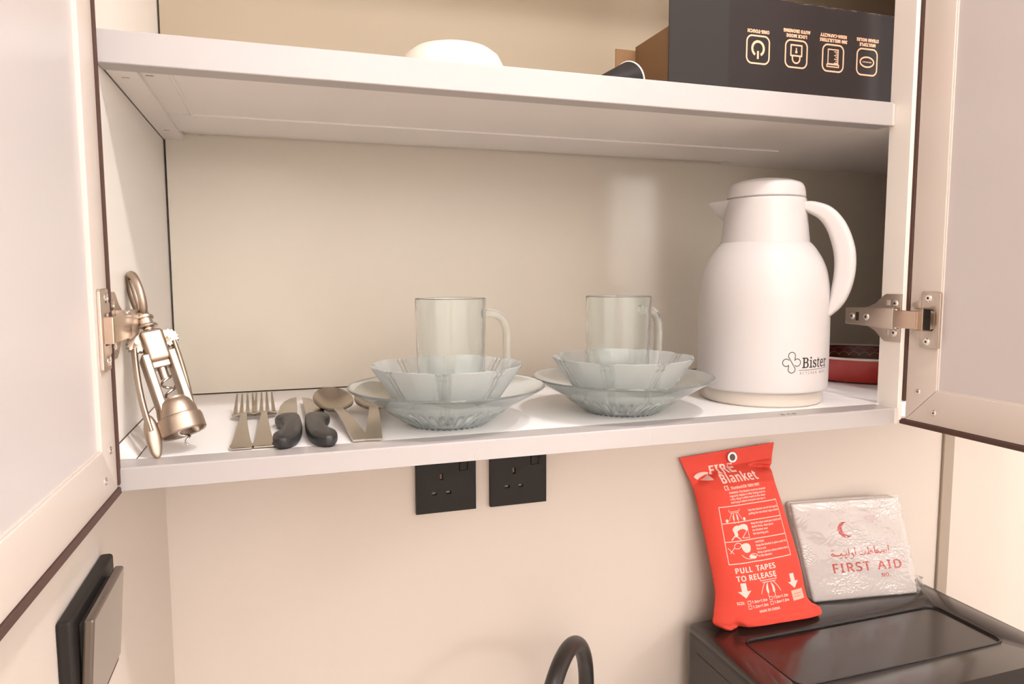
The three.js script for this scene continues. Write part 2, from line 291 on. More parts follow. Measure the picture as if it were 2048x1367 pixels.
function makeHinge(xp, s, yc, dz, label, o) { // s = direction (in x) the hinge faces
  const h = part('hinge', cab, [xp, yc, 0]); h.userData.label = label;
  // outlines are drawn in (z, y) and turned so that their thickness runs along +s x
  const onSide = (g, x0) => { g.rotateY(-Math.PI / 2); if (s < 0) { g.translate(-x0, 0, 0); } else { g.translate(x0, 0, 0); g.applyMatrix4(new THREE.Matrix4()); } return g; };
  const plate = (o, t, x0, bev = 0.0005, holes = []) => {
    const g = solid(o, t, bev, holes); // xy outline, z 0..t
    const p = g.attributes.position, n = g.attributes.normal;
    for (let i = 0; i < p.count; i++) { const a = p.getX(i), b = p.getY(i), c = p.getZ(i); p.setXYZ(i, s * (x0 + c), b, a); const e = n.getX(i), f = n.getY(i), k = n.getZ(i); n.setXYZ(i, s * k, f, e); }
    if (s > 0) { for (let i = 0; i < p.count; i += 3) { for (const at of [p, n, g.attributes.uv]) { const sz = at.itemSize; for (let q = 0; q < sz; q++) { const A = at.array, t2 = A[(i + 1) * sz + q]; A[(i + 1) * sz + q] = A[(i + 2) * sz + q]; A[(i + 2) * sz + q] = t2; } } } }
    return g;
  };
  const wing = [[0.283, -0.0095], [0.305, -0.0105], [0.318, -0.016], [0.328, -0.0245], [0.3325, -0.027], [0.3535, -0.027], [0.3535, 0.027], [0.3325, 0.027], [0.328, 0.0245], [0.318, 0.016], [0.305, 0.0105], [0.283, 0.0095]].map(([a, b]) => [a + dz, b]);
  const slot = (z, y) => [[z - 0.0024, y - 0.003], [z + 0.0024, y - 0.003], [z + 0.0024, y + 0.003], [z - 0.0024, y + 0.003]];
  mesh('mounting_plate', plate(wing, 0.0018, 0.0001, 0.0004, [slot(0.3365 + dz, 0.0172), slot(0.3365 + dz, -0.0172)]), M.nickel, h);
  mesh('hinge_arm', plate([[o.a0, -0.0095], [o.a1, -0.0118], [o.a1, 0.0118], [o.a0, 0.0098]], 0.011, 0.0015, 0.0012), M.nickel, h);
  mesh('arm_slot', plate([[0.017, -0.005], [0.0215, -0.005], [0.0215, 0.005], [0.017, 0.005]].map(([a, b]) => [a + o.a0, b]), 0.0004, 0.0124, 0), M.darkHole, h);
  const sc = (z, y, x, r) => { const m = mesh('screw', screwHead(r).rotateZ(-s * Math.PI / 2), M.polished, h); m.position.set(s * x, y, z); const k = mesh('screw_socket', new THREE.CylinderGeometry(r * 0.3, r * 0.3, 0.0004, 8).rotateZ(Math.PI / 2), M.darkHole, h); k.position.set(s * (x + r * 0.16), y, z); };
  sc(o.a0 + 0.011, 0.0002, 0.0126, 0.0043); sc(o.a0 + 0.0325, 0.0002, 0.0126, 0.0043);
  sc(0.3455 + dz, 0.0165, 0.002, 0.0042); sc(0.3455 + dz, -0.0165, 0.002, 0.0042);
  mesh('pivot_pin', new THREE.CylinderGeometry(0.002, 0.002, 0.0215, 16).translate(s * 0.0105, 0, o.a1 + 0.0022), M.polished, h);
  mesh('hinge_link', plate([[o.a1 + 0.003, -0.0098], [o.l1, -0.0098], [o.l1, 0.0098], [o.a1 + 0.003, 0.0098]], 0.0075, 0.0065, 0.0012), M.bronze, h);
  // cup plate screwed on the door, with its cup opening
  const cupZ = o.cz, px = o.cx;
  mesh('cup_plate', plate([[cupZ - 0.0105, -0.0305], [cupZ + 0.0105, -0.0305], [cupZ + 0.0125, -0.0285], [cupZ + 0.0125, 0.0285], [cupZ + 0.0105, 0.0305], [cupZ - 0.0105, 0.0305], [cupZ - 0.0115, 0.029], [cupZ - 0.0115, -0.029]], 0.0032, px, 0.001, [[[cupZ - 0.0085, -0.0115], [cupZ + 0.0035, -0.0115], [cupZ + 0.0055, -0.009], [cupZ + 0.0055, 0.009], [cupZ + 0.0035, 0.0115], [cupZ - 0.0085, 0.0115]]]), M.nickel, h);
  mesh('cup_bottom', plate([[cupZ - 0.0088, -0.012], [cupZ + 0.006, -0.012], [cupZ + 0.006, 0.012], [cupZ - 0.0088, 0.012]], 0.0006, px - 0.0004, 0), M.darkHole, h);
  mesh('cup_wall', plate([[cupZ + 0.0005, -0.0105], [cupZ + 0.0054, -0.009], [cupZ + 0.0054, 0.009], [cupZ + 0.0005, 0.0105]], 0.0022, px, 0.0003), M.nickel, h);
  mesh('cup_flange', plate([[cupZ - 0.0245, -0.017], [cupZ - 0.012, -0.0215], [cupZ - 0.010, -0.012], [cupZ - 0.021, -0.012]], 0.0012, px + 0.001, 0.0003), M.nickel, h);
  mesh('cup_flange', plate([[cupZ - 0.021, 0.012], [cupZ - 0.010, 0.012], [cupZ - 0.012, 0.0215], [cupZ - 0.0245, 0.017]], 0.0012, px + 0.001, 0.0003), M.nickel, h);
  sc(cupZ - 0.002, 0.0235, px + 0.0034, 0.0042); sc(cupZ - 0.002, -0.0235, px + 0.0034, 0.0042);
  return h;
}
makeHinge(W, -1, 0.1008, 0, 'steel hinge of the door beside the corner', { a0: 0.283, a1: 0.3528, l1: 0.386, cz: 0.386, cx: -0.0062 });
makeHinge(0.0, 1, 0.1105, -0.012, 'steel hinge of the door against the left wall', { a0: 0.246, a1: 0.320, l1: 0.388, cz: 0.3775, cx: 0.0035 });

/* ---------- vacuum jug ---------- */
const JX = 0.683, JZ = 0.25;
{
  const t = thing('vacuum_jug', 'white plastic vacuum jug with curved handle and black clover logo', 'jug', [JX, 0, JZ]);
  // local frame: +x of the group points from axis to handle
  const hand = Math.atan2(-0.62 - 0.16, 0.78); // direction to the right of the view, turned a little to the viewer
  t.rotation.y = -46 * RAD;
  const tex = canvasTex(2048, 720, (c, w, h) => {
    c.fillStyle = '#ffffff'; c.fillRect(0, 0, w, h);
    // u runs round the body; 2048 px = 0.472 m ; v 720 px = 0.1661 m
    const k = w / 0.472; c.save(); c.translate(1024, h - (0.0528 - 0.0165) * h / 0.17); c.scale(1.22, 1.22); c.strokeStyle = c.fillStyle = '#241f20';
    const mm = k / 1000; c.lineWidth = 0.62 * mm; c.lineCap = 'round';
    // clover emblem: four open loops joined through the middle
    const R = 3.3 * mm; const loop = (x, y, a0, a1) => { c.beginPath(); c.arc(x * mm, y * mm, R * 0.92, a0, a1); c.stroke(); };
    c.save(); c.translate(-16.2 * mm, 0.2 * mm);
    c.beginPath(); c.arc(0, -6.0 * mm, R, 0.85 * Math.PI, 2.15 * Math.PI); c.stroke();
    c.beginPath(); c.arc(0, 6.0 * mm, R, 1.85 * Math.PI, 3.15 * Math.PI); c.stroke();
    c.beginPath(); c.arc(-5.2 * mm, 0, R, 0.30 * Math.PI, 1.78 * Math.PI); c.stroke();
    c.beginPath(); c.arc(5.2 * mm, 0, R, 1.22 * Math.PI, 2.72 * Math.PI); c.stroke();
    c.beginPath(); c.moveTo(-3.0 * mm, -4.9 * mm); c.lineTo(3.0 * mm, 4.9 * mm); c.stroke();
    c.beginPath(); c.moveTo(3.0 * mm, -4.6 * mm); c.lineTo(3.0 * mm, -2.0 * mm); c.moveTo(-3.0 * mm, 4.6 * mm); c.lineTo(-3.0 * mm, 2.2 * mm); c.stroke();
    c.restore();
    c.font = 'bold ' + 12.5 * mm + 'px serif'; c.textAlign = 'left'; c.textBaseline = 'alphabetic';
    c.font = 12.8 * mm + 'px serif'; c.fillText('Bister', -6.2 * mm, 5.2 * mm); c.lineWidth = 0.28 * mm; c.strokeText('Bister', -6.2 * mm, 5.2 * mm);
    c.lineWidth = 0.32 * mm; c.beginPath(); c.moveTo(-9 * mm, 7.2 * mm); c.quadraticCurveTo(6 * mm, 7.4 * mm, 29 * mm, 6.6 * mm); c.stroke();
    c.fillStyle = '#8c8380'; c.font = 3.3 * mm + 'px sans-serif'; 'KITCHEN WARE'.split('').forEach((ch, i) => c.fillText(ch, (-8 + i * 3.0) * mm, 11.2 * mm));
    c.restore();
  });
  const prof = [[0.0685, 0.0165], [0.0742, 0.0165], [0.0749, 0.0185], [0.0754, 0.03], [0.0755, 0.06], [0.0753, 0.09], [0.0749, 0.119], [0.0744, 0.13], [0.0733, 0.1385], [0.0710, 0.151], [0.0682, 0.160], [0.0645, 0.1685], [0.0598, 0.1765], [0.0550, 0.1832], [0.0512, 0.1872], [0.0495, 0.1878]];
  const curve = new THREE.SplineCurve(prof.slice(2).map((p) => new THREE.Vector2(...p)));
  const pts = [new THREE.Vector2(...prof[0]), new THREE.Vector2(...prof[1]), ...curve.getPoints(70)];
  const body = new THREE.LatheGeometry(pts, 128);
  { const p = body.attributes.position, uv = body.attributes.uv; for (let i = 0; i < p.count; i++) { uv.setY(i, (p.getY(i) - 0.0165) / 0.17); } }
  const bm = mesh('body', body, M.jug.clone(), t); bm.material.map = tex; tex.wrapS = THREE.RepeatWrapping;
  bm.rotation.y = JUG_LOGO();
  mesh('base_band', lathe([[0, 0.0012], [0.063, 0.0012], [0.0665, 0.0], [0.0690, 0.002], [0.0697, 0.006], [0.0697, 0.0168], [0.06, 0.0168]], 96), M.jugBase, t);
  mesh('collar', lathe([[0.0496, 0.186], [0.0503, 0.1885], [0.0478, 0.212], [0.0457, 0.235], [0.0453, 0.2375], [0.0446, 0.2386], [0.0425, 0.2386]], 96), M.jug, t);
  mesh('lid', lathe([[0.040, 0.2378], [0.0438, 0.2398], [0.0444, 0.2408], [0.0440, 0.246], [0.0428, 0.2515], [0.0410, 0.2552], [0.0385, 0.2572], [0.030, 0.2602], [0.018, 0.2622], [0.008, 0.2629], [0, 0.263]], 96), M.jug, t);
  // spout: a beak on the side opposite the handle
  const sp = grid((u, v) => {
    const a = (u * 2 - 1), phi = a * 34 * RAD + Math.PI;
    const yb = 0.2383 - 0.0245 * Math.pow(1 - Math.abs(a), 0.85);
    const rb = 0.0452 + (0.2383 - yb) * 0.085;
    const base = V(rb * Math.cos(phi), yb, rb * Math.sin(phi));
    const tip = V(-0.0672, 0.2376 - 0.0012 * (1 - Math.abs(a)), 0.0012 * a * -1);
    const p = base.lerp(tip, v); p.y -= 0.0018 * Math.sin(v * Math.PI) * (1 - Math.abs(a)); return p;
  }, 24, 14);
  const spTop = grid((u, v) => { const a = u * 2 - 1, phi = a * 34 * RAD + Math.PI; const b = V(0.0450 * Math.cos(phi), 0.2383, 0.0450 * Math.sin(phi)); const p = b.lerp(V(-0.0672, 0.2376, -0.0012 * a), v); p.y -= 0.002 * (1 - a * a) * Math.sin(Math.PI * v); return p; }, 12, 8);
  mesh('spout', merge([sp, spTop]), M.jug, t);
  const outer = [[0.0440, 0.2345], [0.056, 0.2335], [0.0725, 0.2265], [0.0860, 0.2115], [0.0950, 0.192], [0.0995, 0.172], [0.0993, 0.150], [0.0945, 0.1285], [0.0865, 0.113], [0.0740, 0.1005]];
  const inner = [[0.0725, 0.112], [0.0745, 0.130], [0.0770, 0.150], [0.0768, 0.168], [0.0735, 0.185], [0.067, 0.2025], [0.058, 0.2145], [0.0445, 0.2225]];
  const oc = new THREE.SplineCurve(outer.map((p) => new THREE.Vector2(...p))), ic = new THREE.SplineCurve(inner.map((p) => new THREE.Vector2(...p)).reverse());
  const hg = outward(grid((u, v) => { // strap with a rounded-rectangular section between the two edges
    const o = oc.getPoint(v), i = ic.getPoint(v), a = u * 2 * Math.PI, q = (x) => Math.sign(x) * Math.pow(Math.abs(x), 0.55);
    const cx = (o.x + i.x) / 2, cy = (o.y + i.y) / 2, hx = (o.x - i.x) / 2, hy = (o.y - i.y) / 2;
    return V(cx + hx * q(Math.cos(a)), cy + hy * q(Math.cos(a)), 0.0125 * q(Math.sin(a)));
  }, 48, 60, true));
  mesh('handle', hg, M.jug, t);
}
function JUG_LOGO() { return 228.8 * RAD; }

/* ---------- glass plates, bowls and mugs ---------- */
function plateGeo() {
  const inn = [[0, 0.0045], [0.03, 0.0045], [0.038, 0.0055], [0.0465, 0.0105], [0.0575, 0.0178], [0.066, 0.0232], [0.080, 0.0308], [0.0975, 0.0398], [0.0988, 0.0399]];
  const out = [[0.0992, 0.0390], [0.0985, 0.0378], [0.081, 0.0280], [0.067, 0.0203], [0.0585, 0.0148], [0.0475, 0.0072], [0.0405, 0.0022], [0.0375, 0.0002], [0.0345, 0.0002], [0.0325, 0.0016], [0, 0.0016]];
  const fine = (a) => new THREE.CatmullRomCurve3(a.map((p) => V(p[0], p[1], 0)), false, 'catmullrom', 0.3).getPoints(34).map((p) => [p.x, p.y]);
  const I = fine(inn), O = fine(out);
  return revolve((th) => [...I, ...O.map(([r, y]) => { const w = Math.max(0, Math.min(1, (r - 0.031) / 0.006)) * Math.max(0, Math.min(1, (0.0665 - r) / 0.008)); const k = 0.5 + 0.5 * Math.cos(th * 40); return [r + w * 0.0011 * k, y - w * 0.0006 * k + (r < 0.0405 && r > 0.031 ? w * 0.0006 : 0)]; })], 480);
}
function bowlGeo() {
  const H = 0.0545;
  const inn = [[0, 0.0055], [0.028, 0.0055], [0.036, 0.0075], [0.0435, 0.0135], [0.0525, 0.0235], [0.062, 0.036], [0.0705, 0.0475], [0.0755, H - 0.0006]];
  const out = [[0.0765, H + 0.0002], [0.0775, H - 0.0006], [0.0728, 0.0465], [0.0645, 0.0345], [0.0552, 0.0218], [0.046, 0.0108], [0.0395, 0.0035], [0.0365, 0.0004], [0.034, 0.0004], [0.032, 0.0018], [0, 0.0018]];
  const fine = (a, n) => new THREE.CatmullRomCurve3(a.map((p) => V(p[0], p[1], 0)), false, 'catmullrom', 0.3).getPoints(n).map((p) => [p.x, p.y]);
  const I = fine(inn, 28), O = fine(out, 36);
  const grp = Math.PI / 4;
  return revolve((th) => {
    let d = th % grp; if (d > grp / 2) d -= grp; // angle from the nearest flute group
    const win = Math.exp(-Math.pow(d / 0.13, 4)); const fl = win * (0.5 - 0.5 * Math.cos(d / 0.085 * 2 * Math.PI));
    const lobe = Math.cos(d * 4) ; // 1 at the flutes, -1.. between
    const rise = (y) => Math.max(0, Math.min(1, y / H));
    const wob = (y) => Math.max(0, Math.min(1, (y - 0.004) / 0.008));
    return [...I.map(([r, y]) => [r - 0.0020 * lobe * rise(y) * (r / 0.07), y - (y > H - 0.006 ? 0.0008 * win + 0.0004 * fl : 0)]), ...O.map(([r, y]) => [r + (r > 0.033 ? wob(y) * (0.0010 * fl - 0.0020 * lobe * rise(y)) : 0), y - (y > H - 0.006 ? 0.0008 * win + 0.0004 * fl : 0)])];
  }, 512);
}
function mugBody() {
  const a = [[0, 0.009], [0.022, 0.0088], [0.0275, 0.0095], [0.0298, 0.013], [0.0308, 0.03], [0.0325, 0.075], [0.0335, 0.1125], [0.0342, 0.1142], [0.0352, 0.1140], [0.0356, 0.1125], [0.0350, 0.075], [0.0335, 0.025], [0.0328, 0.006], [0.0318, 0.0022], [0.0295, 0.0003], [0.026, 0.0003], [0.022, 0.0016], [0, 0.0016]];
  const fine = new THREE.CatmullRomCurve3(a.map((p) => V(p[0], p[1], 0)), false, 'catmullrom', 0.25).getPoints(90).map((p) => [p.x, p.y]);
  return revolve(() => fine, 120);
}
function mugHandle() {
  const path = new THREE.CatmullRomCurve3([V(0.0338, 0.0985, 0), V(0.042, 0.0988, 0), V(0.0515, 0.0945, 0), V(0.0565, 0.084, 0), V(0.0572, 0.066, 0), V(0.0562, 0.045, 0), V(0.0515, 0.029, 0), V(0.043, 0.0205, 0), V(0.0328, 0.0195, 0)]);
  const n = 60, m = 16; const fr = path.computeFrenetFrames(n, false);
  const side = grid((u, v) => { const i = Math.round(v * n), p = path.getPointAt(i / n), t = fr.tangents[i]; const z = V(0, 0, 1), nrm = V().crossVectors(t, z).normalize(); const a = u * 2 * Math.PI; const e = Math.abs(i / n - 0.5) > 0.44 ? 1 + (Math.abs(i / n - 0.5) - 0.44) * 4 : 1; return p.clone().addScaledVector(nrm, Math.cos(a) * 0.0042 * e).addScaledVector(z, Math.sin(a) * 0.0062 * e); }, m, n, true);
  const cap = (end) => { const p = path.getPointAt(end), g = new THREE.BufferGeometry(); const P = []; const q = side.attributes.position, row = end === 0 ? 0 : n; for (let i = 0; i < m; i++) { const a = row * (m + 1) + i, b = a + 1; const A = [q.getX(a), q.getY(a), q.getZ(a)], B = [q.getX(b), q.getY(b), q.getZ(b)]; if (end === 0) P.push(p.x, p.y, p.z, ...B, ...A); else P.push(p.x, p.y, p.z, ...A, ...B); } g.setAttribute('position', new THREE.Float32BufferAttribute(P, 3)); g.setAttribute('uv', new THREE.Float32BufferAttribute(new Array(P.length / 3 * 2).fill(0), 2)); g.computeVertexNormals(); return g; };
  const o = outward(side); return merge([o, cap(0), cap(1)]);
}
const frostTex = (lo, hi) => { // the bowls' plain lobes are frosted, their flutes clear
  const n = 1024, d = new Uint8Array(n * 4 * 4);
  for (let j = 0; j < 4; j++) for (let i = 0; i < n; i++) { let a = (i / n * 8 + 0.5) % 1 - 0.5; const k = (j * n + i) * 4, v = 255 * (hi + (lo - hi) * Math.exp(-Math.pow(a / 0.135, 4))); d[k] = d[k + 1] = d[k + 2] = v; d[k + 3] = 255; }
  const t = new THREE.DataTexture(d, n, 4); t.magFilter = THREE.LinearFilter; t.needsUpdate = true; return t;
};
M.glassFrost = new THREE.MeshPhysicalMaterial({ color: lin(0.96, 0.975, 0.955), roughness: 0.5, roughnessMap: frostTex(0.38, 0.75), transmission: 1, transmissionMap: frostTex(0.84, 0.72), ior: 1.42, thickness: 0.003 });
const PG = plateGeo(), BG = bowlGeo(), MG = mugBody(), HG = mugHandle();
function placeSet(x, z, turnBowl, turnMug, mx, labels) {
  const pl = mesh('glass_plate', PG, M.glass); pl.position.set(x, 0.0, z); pl.userData = { label: labels[0], category: 'plate', group: 'clear glass plates on the lower shelf' };
  const bo = mesh('glass_bowl', BG, M.glassFrost); bo.position.set(x, 0.0066, z); bo.rotation.y = turnBowl; bo.userData = { label: labels[1], category: 'bowl', group: 'clear glass bowls on the plates' };
  const mg = thing('glass_mug', labels[2], 'mug', [mx, 0.0128, z], 'clear glass mugs in the bowls');
  mesh('body', MG, M.glassClear, mg); mesh('handle', HG, M.glassClear, mg); mg.rotation.y = turnMug;
}
placeSet(0.288, 0.27, 18.1 * RAD + 11 * RAD, -10 * RAD, 0.2925, ['shallow clear glass plate beside the spoons', 'fluted clear glass bowl on the plate beside the spoons', 'clear glass mug in the bowl nearest the cutlery']);
placeSet(0.486, 0.27, 29 * RAD + 21 * RAD, 12 * RAD, 0.480, ['shallow clear glass plate beside the white jug', 'fluted clear glass bowl on the plate beside the white jug', 'clear glass mug in the bowl nearest the white jug']);

/* ---------- cutlery ---------- */
// a bar bent along z: width(s), height(s) for s in 0..1 from the handle end (z=0) to the tip (z=-len)
function forkGeo() {
  const L = 0.19;
  const hgt = (s) => s < 0.62 ? 0.0012 + 0.0085 * Math.sin(Math.PI * 0.5 * Math.min(1, s / 0.6)) : (s < 0.76 ? 0.0097 - 0.0067 * (0.5 - 0.5 * Math.cos(Math.PI * (s - 0.62) / 0.14)) : 0.003 + 0.0155 * Math.pow((s - 0.76) / 0.24, 1.35));
  const wid = (s) => s < 0.04 ? 0.0165 + 0.0035 * Math.sin(s / 0.04 * Math.PI / 2) : s < 0.55 ? 0.020 - 0.0138 * Math.pow((s - 0.04) / 0.51, 0.5) : s < 0.64 ? 0.0062 : s < 0.76 ? 0.0062 + 0.0188 * (0.5 - 0.5 * Math.cos(Math.PI * (s - 0.64) / 0.12)) : 0.025;
  const T = 0.0014;
  const strip = (f0, f1, s0, s1, n, m) => { // closed slab between lateral limits
    const top = grid((u, v) => { const s = s0 + (s1 - s0) * v; const a = f0(s) + (f1(s) - f0(s)) * u; return V(a, hgt(s) + T + edge(u), -s * L); }, m, n);
    const bot = flip(grid((u, v) => { const s = s0 + (s1 - s0) * v; const a = f0(s) + (f1(s) - f0(s)) * u; return V(a, hgt(s), -s * L); }, m, n));
    const sa = grid((u, v) => { const s = s0 + (s1 - s0) * v; return V(f0(s), hgt(s) + T * u + 0, -s * L); }, 1, n), sb = flip(grid((u, v) => { const s = s0 + (s1 - s0) * v; return V(f1(s), hgt(s) + T * u, -s * L); }, 1, n));
    const e0 = grid((u, v) => V(f0(s0) + (f1(s0) - f0(s0)) * u, hgt(s0) + T * v, -s0 * L), m, 1), e1 = flip(grid((u, v) => V(f0(s1) + (f1(s1) - f0(s1)) * u, hgt(s1) + T * v, -s1 * L), m, 1));
    return merge([top, bot, sa, sb, e0, e1]);
  };
  const edge = (u) => 0.0005 * (1 - Math.pow(2 * u - 1, 2));
  const handle = strip((s) => -wid(s) / 2, (s) => wid(s) / 2, 0, 0.645, 60, 8);
  const head = strip((s) => -wid(s) / 2, (s) => wid(s) / 2, 0.645, 0.795, 24, 10);
  const tines = [];
  for (let i = 0; i < 4; i++) {
    const c0 = -0.025 / 2 + 0.025 * (i + 0.5) / 4, c1 = c0 * 0.86;
    const cc = (s) => c0 + (c1 - c0) * (s - 0.795) / 0.205, ww = (s) => 0.00205 - 0.00125 * Math.pow((s - 0.795) / 0.205, 1.2);
    tines.push(strip((s) => cc(s) - ww(s), (s) => cc(s) + ww(s), 0.795, 1, 16, 3));
  }
  return { handle, head: head, tines };
}
const FK = forkGeo();
function fork(x, z, turn, label) {
  const t = thing('fork', label, 'fork', [x, 0, z], 'forks side by side on the shelf'); t.rotation.y = turn;
  mesh('handle', FK.handle, M.steel, t); mesh('head', FK.head, M.steel, t); for (const g of FK.tines) mesh('tine', g, M.steel, t);
}
fork(0.0935, 0.3265, 1.5 * RAD, 'stainless steel dinner fork nearest the corkscrew');
fork(0.1120, 0.3245, 1.0 * RAD, 'stainless steel dinner fork beside the black-handled knives');
function spoonGeo() {
  const L = 0.185;
  const hz = (s) => s < 0.62 ? 0.0010 + 0.0078 * Math.sin(Math.PI / 2 * Math.min(1, s / 0.58)) : 0.0088;
  const wid = (s) => 0.0155 - 0.0055 * Math.min(1, s / 0.55) + (s < 0.03 ? -0.001 * (1 - s / 0.03) : 0);
  const T = 0.0018, s1 = 0.66;
  const slab = (fy) => grid((u, v) => { const s = s1 * v; return V((u - 0.5) * wid(s), hz(s) + fy(u), -s * L); }, 6, 40);
  const top = slab((u) => T), bot = flip(slab(() => 0));
  const sa = grid((u, v) => { const s = s1 * v; return V(-wid(s) / 2, hz(s) + T * u, -s * L); }, 1, 40), sb = flip(grid((u, v) => { const s = s1 * v; return V(wid(s) / 2, hz(s) + T * u, -s * L); }, 1, 40));
  const e0 = grid((u, v) => V((u - 0.5) * wid(0), hz(0) + T * v, 0), 6, 1);
  const handle = merge([top, bot, sa, sb, e0]);
  // bowl: egg-shaped rim plane sloping up towards the tip, dished down
  const z0 = -0.118, z1 = -L, dep = 0.0105;
  const P = (u, v, off) => { // u angle, v 0 rim .. 1 centre
    const a = u * 2 * Math.PI, w = 0.0212 * (1 + 0.12 * Math.cos(a)); const r = 1 - v;
    const cx = Math.sin(a) * w * r, cz = (z0 + z1) / 2 + Math.cos(a) * (z0 - z1) / 2 * r;
    const k = (z0 - cz) / (z0 - z1); const rim = 0.0095 + 0.0135 * k;
    return V(cx, rim - dep * (1 - Math.pow(r, 2.4)) + off, cz);
  };
  const inner = flip(grid((u, v) => P(u, v, 0.0009), 48, 16, true)), outer = grid((u, v) => P(u, v, -0.0006), 48, 16, true), rim = grid((u, v) => P(u, 0, -0.0006 + 0.0015 * v), 48, 1, true);
  return { handle, bowl: merge([inner, outer, rim]) };
}
const SP = spoonGeo();
function spoon(x, z, turn, label) {
  const t = thing('spoon', label, 'spoon', [x, 0, z], 'spoons between the knives and the plate'); t.rotation.y = turn;
  mesh('handle', SP.handle, M.steel, t); mesh('bowl', SP.bowl, M.steel, t);
}
spoon(0.1952, 0.3275, 5.5 * RAD, 'stainless steel soup spoon with its bowl in clear view by the knives');
spoon(0.2065, 0.3285, -7.0 * RAD, 'stainless steel soup spoon with its bowl tucked under the glass plate');
function knifeShape(pts, t, bevel, y0, sp) { const g = solid(pts.map(([x, z]) => [x, -z]), t, bevel, [], 5, sp); g.rotateX(-Math.PI / 2); g.translate(0, y0, 0); return g; }
function knife(mir, x, z, turn, label) {
  const t = thing('knife', label, 'knife', [x, 0, z], 'small black-handled kitchen knives on the shelf'); t.rotation.y = turn;
  const f = (a) => { const b = a.map(([p, q]) => [p * mir, q]); return mir < 0 ? b.reverse() : b; };
  // outline seen from above, spine to the +x side, guard bump to the -x side; z towards the viewer
  const hnd = [[-0.0200, -0.013], [-0.0190, 0.002], [-0.0140, 0.0092], [-0.0065, 0.0080], [0.0000, 0.000], [0.0045, -0.018], [0.0064, -0.050], [0.0058, -0.083], [0.0044, -0.100], [-0.0020, -0.1045], [-0.0125, -0.103], [-0.0180, -0.094], [-0.0182, -0.084], [-0.0140, -0.073], [-0.0122, -0.060], [-0.0130, -0.038], [-0.0155, -0.026]];
  mesh('handle', knifeShape(f(hnd), 0.0125, 0.0052, 0.0, 120), M.knifeHandle, t);
  const bl = [[-0.0150, -0.092], [0.0030, -0.095], [0.0042, -0.15], [0.0045, -0.222], [-0.003, -0.214], [-0.0095, -0.196], [-0.0138, -0.168], [-0.0155, -0.13]];
  mesh('blade', knifeShape(f(bl), 0.0016, 0.0005, 0.0062, 0), M.steel, t);
}
knife(1, 0.1392, 0.3265, 0 * RAD, 'black-handled kitchen knife beside the forks');
knife(-1, 0.1545, 0.3310, 0 * RAD, 'black-handled kitchen knife beside the spoons');

